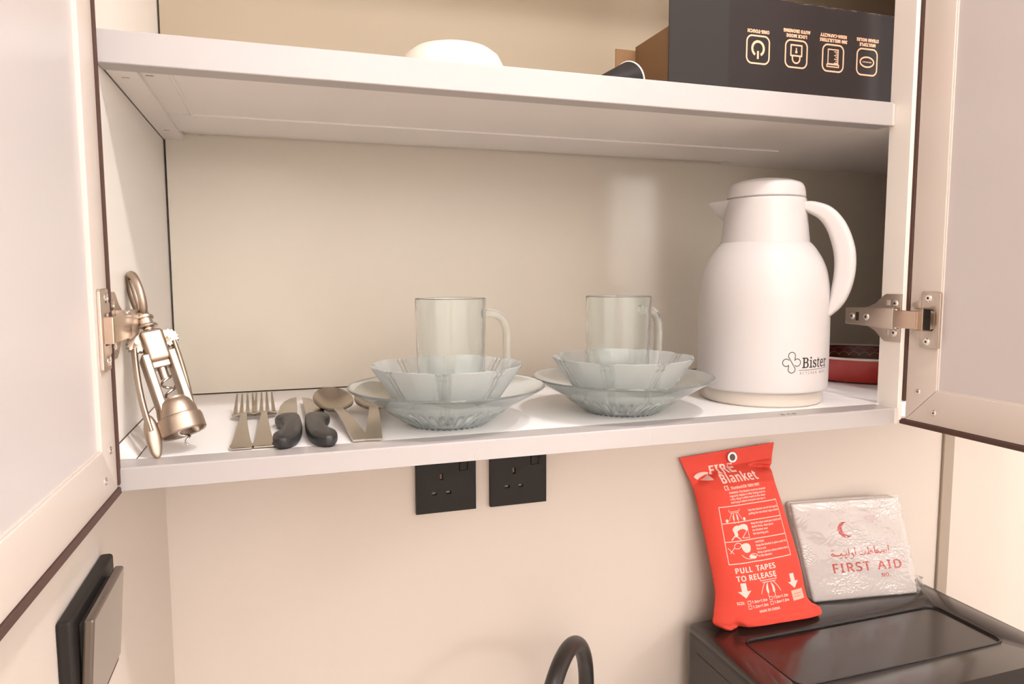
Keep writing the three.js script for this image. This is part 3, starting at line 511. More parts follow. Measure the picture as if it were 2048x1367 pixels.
/* ---------- corkscrew ---------- */
{
  const t = thing('corkscrew', 'satin metal winged corkscrew leaning on the cabinet side', 'corkscrew', [0.0482, 0.0165, 0.3165]);
  const ay = V(-0.295, 0.894, -0.336).normalize(); let ax = V(0.92, 0.17, -0.36); ax.addScaledVector(ay, -ax.dot(ay)).normalize(); const az = V().crossVectors(ax, ay);
  t.setRotationFromMatrix(new THREE.Matrix4().makeBasis(ax, ay, az));
  mesh('bell', lathe([[0.0165, 0.001], [0.0178, 0.0], [0.0186, 0.0012], [0.0186, 0.012], [0.0178, 0.0148], [0.0162, 0.0156], [0.0160, 0.0190], [0.0158, 0.0212], [0.0152, 0.0245], [0.0142, 0.0275], [0.0125, 0.0295], [0.0, 0.0300]], 64), M.satin, t);
  mesh('bell', lathe([[0, 0.0315], [0.0115, 0.0315], [0.0140, 0.020], [0.0168, 0.013], [0.0168, 0.001]], 64), M.satin, t).userData.label = 'inside of the bell';
  // upright frame: two side bars with a window between, joined at the top
  const bar = (x) => bx(x - 0.0034, x + 0.0034, 0.021, 0.074, -0.0092, 0.0092, 0.0018);
  mesh('frame_bar', bar(-0.0105), M.satin, t); mesh('frame_bar', bar(0.0105), M.satin, t);
  mesh('frame_top', bx(-0.0095, 0.0095, 0.066, 0.0955, -0.0085, 0.0085, 0.004, 4), M.satin, t);
  mesh('frame_bridge', bx(-0.0075, 0.0075, 0.0605, 0.0665, -0.0055, 0.0055, 0.0012), M.satin, t);
  const hel = []; for (let i = 0; i <= 160; i++) { const k = i / 160, a = k * 5.6 * 2 * Math.PI, r = 0.0042 * Math.min(1, (1 - k) * 6 + 0.12); hel.push(V(Math.cos(a) * r, 0.052 - k * 0.062, Math.sin(a) * r)); }
  mesh('worm', tube(hel, 0.00125, 320, 8), M.polished, t);
  const rack = []; for (let i = 0; i < 9; i++) { const y = 0.094 + i * 0.0021; rack.push([0.0038, y], [0.0048, y + 0.0005], [0.0048, y + 0.0012], [0.0038, y + 0.0017]); }
  mesh('rack_shaft', lathe([[0, 0.05], [0.0038, 0.05], [0.0038, 0.093], ...rack, [0.0038, 0.1135], [0, 0.1135]], 24), M.nickel, t);
  mesh('shaft_ring', lathe([[0.0036, 0.0985], [0.0078, 0.0988], [0.0086, 0.1000], [0.0078, 0.1012], [0.0056, 0.1022], [0.0056, 0.1065], [0.0072, 0.1075], [0.0072, 0.1092], [0.0036, 0.1098]], 32), M.nickel, t);
  for (const s of [-1, 1]) {
    const lv = part('lever', t);
    const k1 = s < 0 ? 0.0238 : 0.0120, kz = s < 0 ? 0.001 : -0.010; const gear = []; const n = 14; for (let i = 0; i < n * 4; i++) { const a = i / (n * 4) * 2 * Math.PI, r = (i % 4 < 2) ? 0.0082 : 0.0072; gear.push([Math.cos(a) * r, Math.sin(a) * r]); }
    mesh('gear', solid(gear, 0.006, 0.0006).translate(s * 0.0130, 0.086, -0.003), M.satin, lv);
    mesh('pivot_pin', new THREE.CylinderGeometry(0.0024, 0.0024, 0.0155, 16).rotateX(Math.PI / 2).translate(s * 0.0130, 0.086, 0), M.polished, lv);
    const arm = grid((u, v) => { const k = v, a = u * 2 * Math.PI; const y = 0.082 - k * 0.073, x = s * (0.0160 + 0.0025 * Math.sin(k * Math.PI * 0.9) + (k1 - 0.0165) * k); const hx = 0.0026, hz = 0.0052 - 0.0014 * Math.sin(k * Math.PI); return V(x + hx * Math.cos(a), y, hz * Math.sin(a) + kz * k); }, 16, 24, true);
    mesh('lever_arm', s > 0 ? arm : arm, M.satin, lv);
    const pad = new THREE.SphereGeometry(1, 28, 20); pad.scale(0.0062, 0.0190, 0.0040); pad.rotateZ(s * 5 * RAD); pad.translate(s * k1, s < 0 ? 0.0045 : 0.0185, kz);
    mesh('paddle', pad, M.satin, lv);
  }
  const w0 = V(0.42, 0, 0.90); w0.addScaledVector(ay, -w0.dot(ay)).normalize(); const w = V(w0.dot(ax), 0, w0.dot(az)); const ring = [];
  for (let i = 0; i < 40; i++) { const a = i / 40 * 2 * Math.PI; ring.push(V(0, 0.1315 + 0.0185 * Math.sin(a), 0).addScaledVector(w, 0.0125 * Math.cos(a))); }
  const hd = part('handle', t);
  mesh('handle_loop', tube(ring, 0.0034, 90, 12, true), M.satin, hd);
  mesh('opener_tooth', tube([V(0, 0.116, 0).addScaledVector(w, -0.004), V(0, 0.128, 0).addScaledVector(w, -0.0035), V(0, 0.146, 0).addScaledVector(w, -0.002)], 0.0020, 20, 10), M.satin, hd);
  mesh('stem', new THREE.CylinderGeometry(0.0042, 0.0048, 0.008, 20).translate(0, 0.1125, 0), M.satin, hd);
}

/* ---------- red pan in the corner bay ---------- */
{
  const H = 0.034, cx = 0.955, cz = 0.135, r0 = 0.112;
  const t = thing('baking_pan', 'red enamelled pan with pale rim and scalloped inner pattern behind the post', 'pan', [cx, 0, cz]);
  mesh('outer_shell', lathe([[0, 0.0], [0.098, 0.0], [0.104, 0.003], [0.109, 0.014], [r0, H]], 120), M.panRed, t);
  const tex = canvasTex(2048, 128, (c, w, h) => {
    c.fillStyle = '#64181a'; c.fillRect(0, 0, w, h);
    const n = 44; for (let i = 0; i < n; i++) { const x = (i + 0.5) * w / n; c.strokeStyle = '#c08a55'; c.lineWidth = 4; c.beginPath(); c.arc(x, 66, w / n / 2 - 1, Math.PI, 2 * Math.PI); c.stroke(); c.fillStyle = '#5a2a0e'; c.beginPath(); c.arc(x, 66, w / n / 2 - 6, Math.PI, 2 * Math.PI); c.fill(); c.strokeStyle = '#96655c'; c.lineWidth = 3; c.beginPath(); c.arc(x + w / n / 2, 36, w / n / 2 - 2, Math.PI, 2 * Math.PI); c.stroke(); }
    c.fillStyle = '#6a1512'; c.fillRect(0, 90, w, 38);
  });
  const inner = new THREE.LatheGeometry([[r0 - 0.002, H + 0.001], [0.107, 0.015], [0.102, 0.006], [0.095, 0.003], [0, 0.003]].map((p) => new THREE.Vector2(...p)), 120);
  const im = std(0xffffff, 0.3); im.map = tex; tex.flipY = true;
  { const p = inner.attributes.position, uv = inner.attributes.uv; for (let i = 0; i < p.count; i++) uv.setY(i, Math.max(0, (p.getY(i) - 0.003) / (H - 0.002))); }
  mesh('inner_wall', inner, im, t);
  mesh('rim', new THREE.TorusGeometry(r0 - 0.0004, 0.0017, 12, 140).rotateX(Math.PI / 2).translate(0, H + 0.0008, 0), std(lin(0.75, 0.66, 0.58), 0.35), t);
}

/* ---------- things on the upper shelf ---------- */
{ // inverted dish
  const t = thing('inverted_dish', 'cream ceramic dish turned upside down on the upper shelf', 'dish', [0.314, UT, 0.2]);
  mesh('bowl', lathe([[0.056, 0.0], [0.058, 0.001], [0.0575, 0.018], [0.0545, 0.034], [0.050, 0.0425], [0.042, 0.0485], [0.030, 0.0525], [0.022, 0.0535], [0.0, 0.0535]], 80), M.dish, t);
  mesh('foot_ring', lathe([[0.0165, 0.0525], [0.0165, 0.0552], [0.0185, 0.0558], [0.0205, 0.0545], [0.0212, 0.0525]], 60), M.dish, t);
}
{ // small measuring cup on its side
  const t = thing('measuring_cup', 'small black cup with a white rim lying beside the carton', 'cup', [0.4995, UT, 0.25]);
  const rot = (g) => g.rotateZ(-Math.PI / 2).rotateZ(0.26).rotateY(25 * RAD).translate(0, 0.0203, 0);
  mesh('body', rot(lathe([[0, -0.046], [0.0085, -0.046], [0.0105, -0.044], [0.0205, -0.0006], [0.0208, 0.0]], 48)), M.boxBlack, t);
  mesh('rim', rot(new THREE.TorusGeometry(0.0203, 0.0011, 10, 60).rotateX(Math.PI / 2)), M.whitePlain, t);
  mesh('inside', rot(lathe([[0.0196, 0], [0.0096, -0.043], [0, -0.043]], 48)), M.whitePlain, t);
}
{ // iron carton
  const X0 = 0.5912, X1 = 0.872, Y0 = UT, Y1 = 0.4465, Z0 = 0.20, Z1 = 0.30;
  const t = thing('carton', 'black printed carton with orange icons and open brown flaps', 'box', [0.73, UT, 0.25]);
  const off = (g) => g.translate(-0.73, -UT, -0.25);
  const S = 6400; // px per metre
  const tex = canvasTex(Math.round((X1 - X0) * S), Math.round((Y1 - Y0) * S), (c, w, h) => {
    c.fillStyle = '#312b2a'; c.fillRect(0, 0, w, h);
    c.fillStyle = 'rgba(120,105,95,0.5)'; for (let i = 0; i < 46; i++) { const x = 500 + rnd() * 1200; c.fillRect(x, rnd() * 9, 10 + rnd() * 44, 2 + rnd() * 4); }
    const col = '#ffb896'; c.strokeStyle = c.fillStyle = col; c.lineCap = 'butt'; c.lineJoin = 'round';
    const rr = (x, y, a, b, r) => { c.beginPath(); c.roundRect(x, y, a, b, r); };
    const unit = (wx, lines, icon) => {
      c.save(); c.translate((wx - X0) * S, h - (0.3917 - Y0) * S); c.rotate(Math.PI); // printed upside down
      c.lineWidth = 11; rr(-92, -92, 184, 184, 42); c.stroke(); icon();
      c.font = 'bold 31px sans-serif'; c.textAlign = 'center'; c.lineWidth = 2.2; lines.forEach((l, i) => { c.fillText(l, 0, 133 + i * 33); c.strokeText(l, 0, 133 + i * 33); }); c.restore();
    };
    unit(0.6285, ['ONE-TOUCH'], () => { c.lineWidth = 17; c.beginPath(); c.arc(0, 8, 47, -Math.PI / 2 + 0.5, Math.PI * 1.5 - 0.5); c.stroke(); c.lineWidth = 15; c.beginPath(); c.moveTo(0, -62); c.lineTo(0, -8); c.stroke(); });
    unit(0.6785, ['LOCK MODE', 'AUTO IRONING'], () => { c.lineWidth = 11; c.strokeRect(-46, -12, 92, 72); c.beginPath(); c.arc(0, -30, 32, Math.PI, 2 * Math.PI); c.lineTo(32, -12); c.moveTo(-32, -30); c.lineTo(-32, -12); c.stroke(); c.beginPath(); c.arc(0, 14, 10, 0, 7); c.fill(); c.fillRect(-5, 14, 10, 28); });
    unit(0.7285, ['300 MILLILITERS', 'HIGH-CAPACITY'], () => { c.lineWidth = 8; c.strokeRect(-44, -40, 88, 100); c.strokeRect(-52, -60, 104, 16); c.lineWidth = 6; for (let i = 0; i < 7; i++) { c.beginPath(); c.moveTo(-40, 46 - i * 13); c.lineTo(-40 + (i % 2 ? 18 : 30), 46 - i * 13); c.stroke(); } });
    unit(0.7765, ['MULTIPLE', 'STEAM HOLES'], () => { c.lineWidth = 11; c.beginPath(); c.ellipse(0, 0, 62, 35, 0, 0, 7); c.stroke(); for (let i = -3; i <= 3; i++) { c.beginPath(); c.arc(i * 12, 0, 4.5, 0, 7); c.fill(); } });
  });
  const fm = std(0xffffff, 0.35, { specularIntensity: 0.3 }); fm.map = tex;
  const T = 0.002;
  const face = bx(X0, X1, Y0, Y1, Z1 - T, Z1, 0.0006); { const p = face.attributes.position, uv = face.attributes.uv; for (let i = 0; i < p.count; i++) uv.setXY(i, (p.getX(i) - X0) / (X1 - X0), (p.getY(i) - Y0) / (Y1 - Y0)); }
  mesh('front_panel', off(face), fm, t);
  mesh('rear_panel', off(bx(X0, X1, Y0, Y1, Z0, Z0 + T, 0.0006)), M.cardboard, t);
  mesh('top_panel', off(bx(X0, X1, Y1 - T, Y1, Z0 + T, Z1 - T, 0.0004)), M.boxBlack, t);
  mesh('bottom_panel', off(bx(X0, X1, Y0, Y0 + T, Z0 + T, Z1 - T, 0.0004)), M.boxBlack, t);
  mesh('end_panel', off(bx(X1 - T, X1, Y0 + T, Y1 - T, Z0 + T, Z1 - T, 0.0004)), M.boxBlack, t);
  const fl = bx(-0.0645, 0.0003, 0, Y1 - Y0 - 0.005, -T, 0, 0.0006).rotateY(-15 * RAD).translate(X0, Y0, Z1); mesh('front_flap', off(fl), std(lin(0.028, 0.024, 0.022), 0.5, { specularIntensity: 0.25 }), t);
  mesh('side_flap', off(bx(0.533, 0.535, Y0, 0.4148, 0.201, 0.2765, 0.0004)), M.cardboard, t);
  mesh('rear_flap', off(bx(0.5075, X0, Y0, 0.4105, Z0, Z0 + T, 0.0004)), M.cardboard, t);
}

/* ---------- sockets and switch ---------- */
function socket(x, y, label) {
  const t = thing('wall_socket', label, 'socket', [x, y, ZB], 'black wall sockets under the cabinet');
  const s = 0.0885, hole = (a, b, w, h) => [[a - w / 2, b - h / 2], [a + w / 2, b - h / 2], [a + w / 2, b + h / 2], [a - w / 2, b + h / 2]];
  const holes = [hole(-0.0075, 0.008, 0.0042, 0.0085), hole(-0.0182, -0.0155, 0.0068, 0.0042), hole(0.0032, -0.0155, 0.0068, 0.0042), hole(0.0255, 0.0262, 0.0125, 0.0225)];
  mesh('faceplate', solid([[-s / 2, -s / 2], [s / 2, -s / 2], [s / 2, s / 2], [-s / 2, s / 2]], 0.0085, 0.0008, holes), M.blackPlastic, t);
  mesh('back_box', bx(-0.041, 0.041, -0.041, 0.041, 0.0002, 0.0024, 0.0004), M.darkHole, t);
  const pin = std(lin(0.22, 0.13, 0.08), 0.4), pinPale = std(lin(0.26, 0.22, 0.19), 0.4);
  mesh('shutter', bx(-0.0088, -0.0056, 0.004, 0.012, 0.0025, 0.0045, 0.0003), pin, t);
  mesh('shutter', bx(-0.0212, -0.0152, -0.0174, -0.0136, 0.0025, 0.0040, 0.0003), pinPale, t);
  mesh('shutter', bx(0.0002, 0.0062, -0.0174, -0.0136, 0.0025, 0.0040, 0.0003), pinPale, t);
  const rk = bx(-0.0058, 0.0058, -0.0108, 0.0108, 0, 0.006, 0.0012).rotateX(0.12).translate(0.0255, 0.0262, 0.0034); mesh('rocker', rk, M.blackPlastic, t);
}
socket(0.3493, -0.1475, 'black wall socket under the shelf, farther from the fire blanket');
socket(0.4598, -0.1478, 'black wall socket under the shelf, nearer the fire blanket');
{
  const t = thing('wall_switch', 'black box switch on the left wall below the open door', 'switch', [XL, -0.12, 0.38]);
  mesh('back_box', bx(0, 0.010, -0.055, 0.040, -0.062, 0.064, 0.003, 3), M.blackPlastic, t);
  mesh('spacer', bx(0.0098, 0.0135, -0.036, 0.030, -0.036, 0.048, 0.001), M.darkHole, t);
  mesh('cover', bx(0.0115, 0.0185, -0.0385, 0.0365, -0.0435, 0.0545, 0.0022, 3).rotateZ(-4.5 * RAD), M.switchFace, t);
}

/* ---------- worktop, tall cabinet, appliance, tap ---------- */
const WT = -0.70, AT = -0.4166;
{
  const t = thing('worktop', 'pale stone worktop along the back wall carrying the black appliance', 'worktop', [0.65, WT, 0.3]);
  mesh('slab', bx(-0.67, 0.675, -0.03, 0, -0.32, 0.32, 0.003), M.worktop, t);
  const b = thing('base_cabinet', 'cream base cabinet under the worktop', 'cabinet', [0.65, FLOOR_Y, 0.3]);
  mesh('carcass', bx(-0.665, 0.67, 0.08, WT - 0.031 - FLOOR_Y, -0.318, 0.28, 0.001), M.frameAlu, b);
  mesh('plinth', bx(-0.665, 0.67, 0.0, 0.0795, -0.318, 0.23, 0.001), M.frameAlu, b);
  for (const [a, c] of [[-0.664, 0.001], [0.004, 0.669]]) { const d = mesh('door', bx(a, c, 0.085, WT - 0.036 - FLOOR_Y, 0.281, 0.3, 0.002), M.cabinet, b); mesh('handle', bx(a + 0.31, a + 0.36, 0.60, 0.61, 0.3, 0.312, 0.002), M.nickel, d); }
}
{
  const x0 = 0.744, x1 = 1.240, z0 = 0.004, z1 = 0.325, hh = AT - WT;
  const t = thing('kitchen_appliance', 'glossy black countertop appliance with a recessed rectangle in its top', 'appliance', [(x0 + x1) / 2, WT, (z0 + z1) / 2]);
  const w = x1 - x0, d = z1 - z0;
  const rrect = (a, b, r, n = 8) => { const o = []; for (const [cx, cz, s] of [[a - r, b - r, 0], [-a + r, b - r, 1], [-a + r, -b + r, 2], [a - r, -b + r, 3]]) for (let i = 0; i <= n; i++) { const q = (s + i / n) * Math.PI / 2; o.push([cx + r * Math.cos(q), cz + r * Math.sin(q)]); } return o; };
  mesh('housing', bx(-w / 2, w / 2, 0.012, hh - 0.0052, -d / 2, d / 2, 0.012, 5), M.blackGloss, t);
  const inner = rrect(0.193, 0.065, 0.016).map(([a, b]) => [a - 0.003, b + 0.020]);
  const top = solid(rrect(w / 2, d / 2, 0.014), 0.0115, 0.004, [inner.slice().reverse()], 4).rotateX(-Math.PI / 2).translate(0, hh - 0.0115, 0);
  mesh('top_panel', top, M.blackGloss, t);
  mesh('recess_floor', bx(-0.20, 0.195, hh - 0.0085, hh - 0.0035, -0.092, 0.052, 0.001), M.blackGloss, t);
  const ring = inner.map(([a, b]) => V(a, hh - 0.0004, -b)); mesh('recess_edge', tube(ring, 0.0011, 120, 8, true), M.blackGloss, t);
  mesh('control_strip', bx(-w / 2 + 0.14, w / 2 - 0.008, hh - 0.004, hh + 0.0012, d / 2 - 0.052, d / 2 - 0.004, 0.0012), M.blackPlastic, t);
  mesh('side_emboss', bx(-w / 2 - 0.0012, -w / 2 + 0.001, 0.05, hh - 0.035, -d / 2 + 0.03, d / 2 - 0.03, 0.001), M.blackGloss, t);
  for (const [a, b] of [[-1, -1], [1, -1], [-1, 1], [1, 1]]) mesh('foot', new THREE.CylinderGeometry(0.014, 0.012, 0.0125, 20).translate(a * (w / 2 - 0.05), 0.00625, b * (d / 2 - 0.04)), M.blackPlastic, t);
}
{
  const xr = 0.54, zr = 0.06, yt = -0.350, rho = 0.10, a = 50 * RAD, pts = [];
  const t = thing('gooseneck_tap', 'matt black gooseneck kitchen tap rising in front of the back wall', 'tap', [xr, WT, zr]);
  pts.push(V(0, 0.03, 0), V(0, (yt - rho - WT) * 0.5, 0));
  for (let i = 0; i <= 18; i++) { const q = i / 18 * Math.PI, s = rho * (1 - Math.cos(q)); pts.push(V(-Math.cos(a) * s, yt - rho - WT + rho * Math.sin(q), Math.sin(a) * s)); }
  const e = pts[pts.length - 1]; pts.push(e.clone().add(V(0, -0.05, 0)), e.clone().add(V(0, -0.075, 0)));
  const m = std(lin(0.026, 0.02, 0.018), 0.38);
  mesh('neck', tube(pts, 0.0114, 160, 24), m, t);
  mesh('base', lathe([[0, 0], [0.026, 0], [0.026, 0.004], [0.021, 0.01], [0.019, 0.07], [0.0114, 0.075], [0, 0.075]], 40), m, t);
  mesh('nozzle', lathe([[0, -0.02], [0.0125, -0.02], [0.0135, -0.018], [0.0135, 0.02], [0.011, 0.024], [0, 0.024]], 32).translate(e.x, e.y - 0.085, e.z), m, t);
  mesh('lever', tube([V(0.018, 0.045, 0), V(0.04, 0.05, 0.004), V(0.085, 0.066, 0.01)], 0.0048, 20, 10), m, t);
}

/* ---------- fire blanket ---------- */
{
  const BL = V(0.7832, AT, 0.0389), n = V(-0.0243, 0.19045, 0.9814).normalize(), u = V(0.99969, 0, 0.024755).normalize(), v = V().crossVectors(n, u);
  const t = thing('fire_blanket', 'red fabric fire blanket pouch with white print leaning on the wall', 'fire blanket', [BL.x, BL.y, BL.z]);
  t.setRotationFromMatrix(new THREE.Matrix4().makeBasis(u, v, n));
  const LE = [[-0.0494, 0.2767], [-0.0389, 0.2518], [-0.0300, 0.2309], [-0.0226, 0.1983], [-0.0110, 0.1255], [-0.0033, 0.0615], [-0.0085, 0.0274], [-0.0110, 0.0112], [0.0060, 0.0]];
  const RE = [[0.1318, 0.289], [0.1255, 0.2634], [0.1200, 0.2347], [0.1303, 0.1922], [0.1539, 0.0988], [0.1660, 0.032], [0.1890, 0.0120], [0.1850, 0.0]];
  const at = (c, k) => c.getPoint(k);
  const lc = new THREE.SplineCurve(LE.map((p) => new THREE.Vector2(...p)).reverse()), rc = new THREE.SplineCurve(RE.map((p) => new THREE.Vector2(...p)).reverse());
  const th = (s, k) => { // front bulge
    const side = Math.pow(Math.max(0, 1 - Math.pow(Math.abs(2 * s - 1), s < 0.5 ? 3.4 : 5)), s < 0.5 ? 0.8 : 0.55);
    const tb = Math.min(1, Math.max(0, (k) / 0.07)) ** 0.6 * Math.min(1, Math.max(0.0, (0.86 - k) / 0.16)) ** 0.8;
    return 0.0015 + 0.027 * side * tb;
  };
  const front = (s, k) => {
    const A = at(lc, k), B = at(rc, k); const x = A.x + (B.x - A.x) * s, y = A.y + (B.y - A.y) * s;
    let z = th(s, k);
    z += 0.0016 * noise.noise(s * 3 + 3, k * 5, 2.2) + 0.0008 * noise.noise(s * 8, k * 12, 7);
    if (k > 0.74) z += (k - 0.74) * 0.035 * (noise.noise(s * 5 + 1.7, k * 3, 4.4)) * Math.sin(Math.PI * Math.min(1, (k - 0.74) / 0.2));
    // pinches under the top seam at both sides, and a fold beside the eyelet
    z -= 0.017 * Math.exp(-(((s - 0.16) / 0.10) ** 2 + ((k - 0.80 - 0.3 * (s - 0.16)) / 0.022) ** 2)) + 0.017 * Math.exp(-(((s - 0.86) / 0.12) ** 2 + ((k - 0.80 + 0.15 * (s - 0.86)) / 0.022) ** 2));
    z -= 0.006 * Math.exp(-(((s - 0.46) / 0.018) ** 2)) * Math.max(0, Math.min(1, (k - 0.8) / 0.06));
    z -= 0.010 * Math.exp(-(((s - 0.16) / 0.035) ** 2 + ((k - 0.05) / 0.09) ** 2));
    z += 0.010 * Math.exp(-(((s - 0.03) / 0.05) ** 2 + ((k - 0.02) / 0.07) ** 2)) + 0.004 * Math.exp(-(((s - 0.97) / 0.05) ** 2 + ((k - 0.03) / 0.06) ** 2));
    return V(x, y, z);
  };
  const fg = grid((s, k) => front(s, k), 90, 130), bg = flip(grid((s, k) => { const p = front(s, k); p.z = -0.0005 - 0.0005; return p; }, 30, 40));
  // side walls join the two sheets
  const tex = canvasTex(1024, 1536, (c, w, h) => {
    c.fillStyle = '#e04634'; c.fillRect(0, 0, w, h);
    for (let j = 0; j < h; j += 4) { c.fillStyle = `rgba(255,255,255,${0.02 * rnd()})`; c.fillRect(0, j, w, 2); }
    const ink = '#f6d3c8'; c.fillStyle = c.strokeStyle = ink; c.lineJoin = 'round'; c.lineCap = 'round';
    const X = (s) => s * w, Y = (k) => (1 - k) * h;
    c.textAlign = 'left';
    c.beginPath(); c.moveTo(150, 475); c.bezierCurveTo(190, 440, 300, 440, 330, 460); c.lineTo(330, 510); c.bezierCurveTo(240, 515, 180, 510, 150, 475); c.fill();
    c.save(); c.translate(330, 474); c.scale(1.55, 1); c.font = 'bold 92px sans-serif'; c.fillText('FIRE', 0, 0); c.restore();
    c.save(); c.translate(390, 543); c.scale(1.25, 1); c.font = 'bold 92px sans-serif'; c.fillText('Blanket', 0, 0); c.restore();
    c.font = 'bold 46px sans-serif'; c.fillText('CE', 385, 592); c.font = 'bold 30px sans-serif'; c.fillText('Standard:EN 1869:1997', 458, 590);
    c.font = 'bold 21px sans-serif';
    ['WARNING: This blanket must be checked', 'regularly. Replace it after being used on', 'a fire. Keep it within reach of the stove', 'and hang it where everyone can see it.'].forEach((l, i) => c.fillText(l, 425, 622 + i * 24, 430));
    const bx0 = 300, bx1 = 935, by = [712, 836, 975, 1140]; c.lineWidth = 6; c.strokeRect(bx0, by[0], bx1 - bx0, by[3] - by[0]);
    for (const y of [by[1], by[2]]) { c.beginPath(); c.moveTo(bx0, y); c.lineTo(bx1, y); c.stroke(); }
    const para = (ls, y) => { c.font = 'bold 21px sans-serif'; ls.forEach((l, i) => c.fillText(l, 590, y + i * 26, 335)); };
    para(['Take the blanket out of the bag by', 'pulling the two black tapes down'], 768); para(['Wrap the edges round your hands and', 'shield them, then place', 'the blanket over', 'the burning pan.'], 868); para(['CAUTION', 'Keep the blanket in place until the', 'fire is out', 'Wrap a person whose clothes burn', 'in the blanket.'], 1008);
    // hands pulling two tapes
    const hands = (cx, cy, k) => { c.save(); c.translate(cx, cy); c.scale(k, k); c.lineWidth = 5; c.beginPath(); c.moveTo(-75, -52); c.lineTo(75, -52); c.moveTo(-62, -38); c.lineTo(62, -38); c.moveTo(-75, -75); c.lineTo(-75, -52); c.moveTo(75, -75); c.lineTo(75, -52); c.stroke(); for (const s of [-1, 1]) { c.save(); c.scale(s, 1); c.beginPath(); c.moveTo(14, -34); c.bezierCurveTo(30, -20, 50, 10, 34, 40); c.bezierCurveTo(24, 52, 12, 30, 20, 10); c.closePath(); c.fill(); c.beginPath(); c.moveTo(40, -34); c.quadraticCurveTo(70, -10, 92, 38); c.moveTo(30, 40); c.quadraticCurveTo(36, 58, 24, 72); c.stroke(); c.restore(); } c.restore(); };
    hands(440, 790, 0.72); c.beginPath(); c.arc(352, 818, 13, 0, 7); c.fill(); c.beginPath(); c.arc(530, 818, 13, 0, 7); c.fill();
    // person bending to a pan
    c.beginPath(); c.moveTo(395, 905); c.bezierCurveTo(370, 880, 420, 850, 450, 862); c.bezierCurveTo(520, 845, 560, 860, 545, 900); c.lineTo(520, 905); c.bezierCurveTo(500, 880, 440, 890, 430, 910); c.bezierCurveTo(440, 930, 430, 945, 405, 945); c.closePath(); c.fill();
    c.beginPath(); c.moveTo(400, 935); c.lineTo(365, 962); c.moveTo(420, 940); c.lineTo(450, 965); c.lineWidth = 9; c.stroke(); c.lineWidth = 5; c.beginPath(); c.moveTo(545, 895); c.lineTo(470, 955); c.lineTo(545, 962); c.closePath(); c.stroke();
    // person wrapped on the ground
    c.lineWidth = 5; c.beginPath(); c.ellipse(408, 1010, 34, 20, -0.2, 0, 7); c.stroke(); c.beginPath(); c.moveTo(440, 1005); c.bezierCurveTo(500, 985, 560, 1005, 520, 1060); c.bezierCurveTo(480, 1085, 440, 1060, 440, 1005); c.fill(); c.beginPath(); c.moveTo(318, 1020); c.lineTo(360, 1065); c.moveTo(330, 1060); c.lineTo(375, 1020); c.stroke(); c.beginPath(); c.moveTo(430, 1080); c.bezierCurveTo(470, 1130, 540, 1120, 585, 1098); c.bezierCurveTo(560, 1075, 520, 1080, 500, 1100); c.stroke(); c.beginPath(); c.ellipse(535, 1105, 36, 14, 0.2, 0, 7); c.fill();
    c.font = 'bold 58px sans-serif'; c.save(); c.translate(335, 1212); c.scale(1.2, 1); c.fillText('PULL  TAPES', 0, 0, 500); c.restore(); c.save(); c.translate(335, 1272); c.scale(1.2, 1); c.fillText('TO RELEASE', 0, 0, 500); c.restore();
    const arrow = (x, y) => { c.beginPath(); c.moveTo(x - 24, y); c.lineTo(x + 24, y); c.lineTo(x + 24, y + 60); c.lineTo(x + 58, y + 60); c.lineTo(x, y + 112); c.lineTo(x - 58, y + 60); c.lineTo(x - 24, y + 60); c.closePath(); c.fill(); };
    arrow(385, 1285); arrow(880, 1276);
    hands(632, 1342, 1.05);
    const tri = (x, y, s) => { c.lineWidth = 4; c.strokeRect(x, y - 22, 26, 24); c.fillText(s, x + 36, y); };
    c.font = 'bold 29px sans-serif'; c.fillText('SIZE:', 300, 1440); tri(392, 1440, '1.0m×1.0m'); tri(602, 1434, '1.2m×1.2m'); tri(392, 1476, '1.2m×1.8m'); tri(602, 1470, '1.8m×1.8m');
    c.font = 'bold 26px sans-serif'; c.fillText('MADE IN CHINA', 480, 1516);
    c.fillStyle = '#e9b8a4'; c.fillRect(832, 1402, 130, 76); c.fillStyle = '#e07c66'; c.fillRect(845, 1428, 100, 5); c.fillRect(845, 1448, 84, 5);
  });
  // print sits in the front face: stretch the drawn sheet over s, k
  const fm = std(0xffffff, 0.75, { sheen: 0.3, sheenRoughness: 0.6, sheenColor: lin(0.9, 0.4, 0.3) }); fm.map = tex;
  const weave = noiseTex(128, (a, b) => 0.5 + 0.25 * Math.sin(a * 2 * Math.PI * 32) + 0.25 * Math.sin(b * 2 * Math.PI * 32)); weave.repeat.set(5, 7); fm.bumpMap = weave; fm.bumpScale = 0.00018;
  { // the print is laid out on the flat sheet: sheet x, y (metres) to canvas pixels
    const uv = fg.attributes.uv, ps = fg.attributes.position;
    for (let i = 0; i < uv.count; i++) {
      const x = ps.getX(i), y = ps.getY(i), f = (0.1951 - y) / 0.0911; // 0 at the top line of the box, 1 at its bottom line
      const l = 0.0021 + 0.0112 * f, wd = 0.1056 + 0.0084 * f;
      const cx = 300 + 635 * (x - l) / wd, cy = 712 + 428 * f + 20 * (x - l) / wd;
      uv.setXY(i, Math.max(0.001, Math.min(0.999, cx / 1024)), Math.max(0.001, Math.min(0.999, 1 - cy / 1536)));
    }
  }
  mesh('pouch', merge([fg, bg]), fm, t);
  const rim = (f) => { const a = grid((q, k) => { const p = front(f, k); p.z = q * p.z - (1 - q) * 0.001; return p; }, 2, 60); return f < 0.5 ? a : flip(a); };
  const end = (k) => { const a = grid((q, s) => { const p = front(s, k); p.z = q * p.z - (1 - q) * 0.001; return p; }, 2, 60); return k < 0.5 ? flip(a) : a; };
  const red = std(lin(0.66, 0.055, 0.03), 0.75);
  mesh('pouch_edge', merge([rim(0), rim(1), end(0), end(1)]), red, t);
  const gp = front(0.53, 0.925);
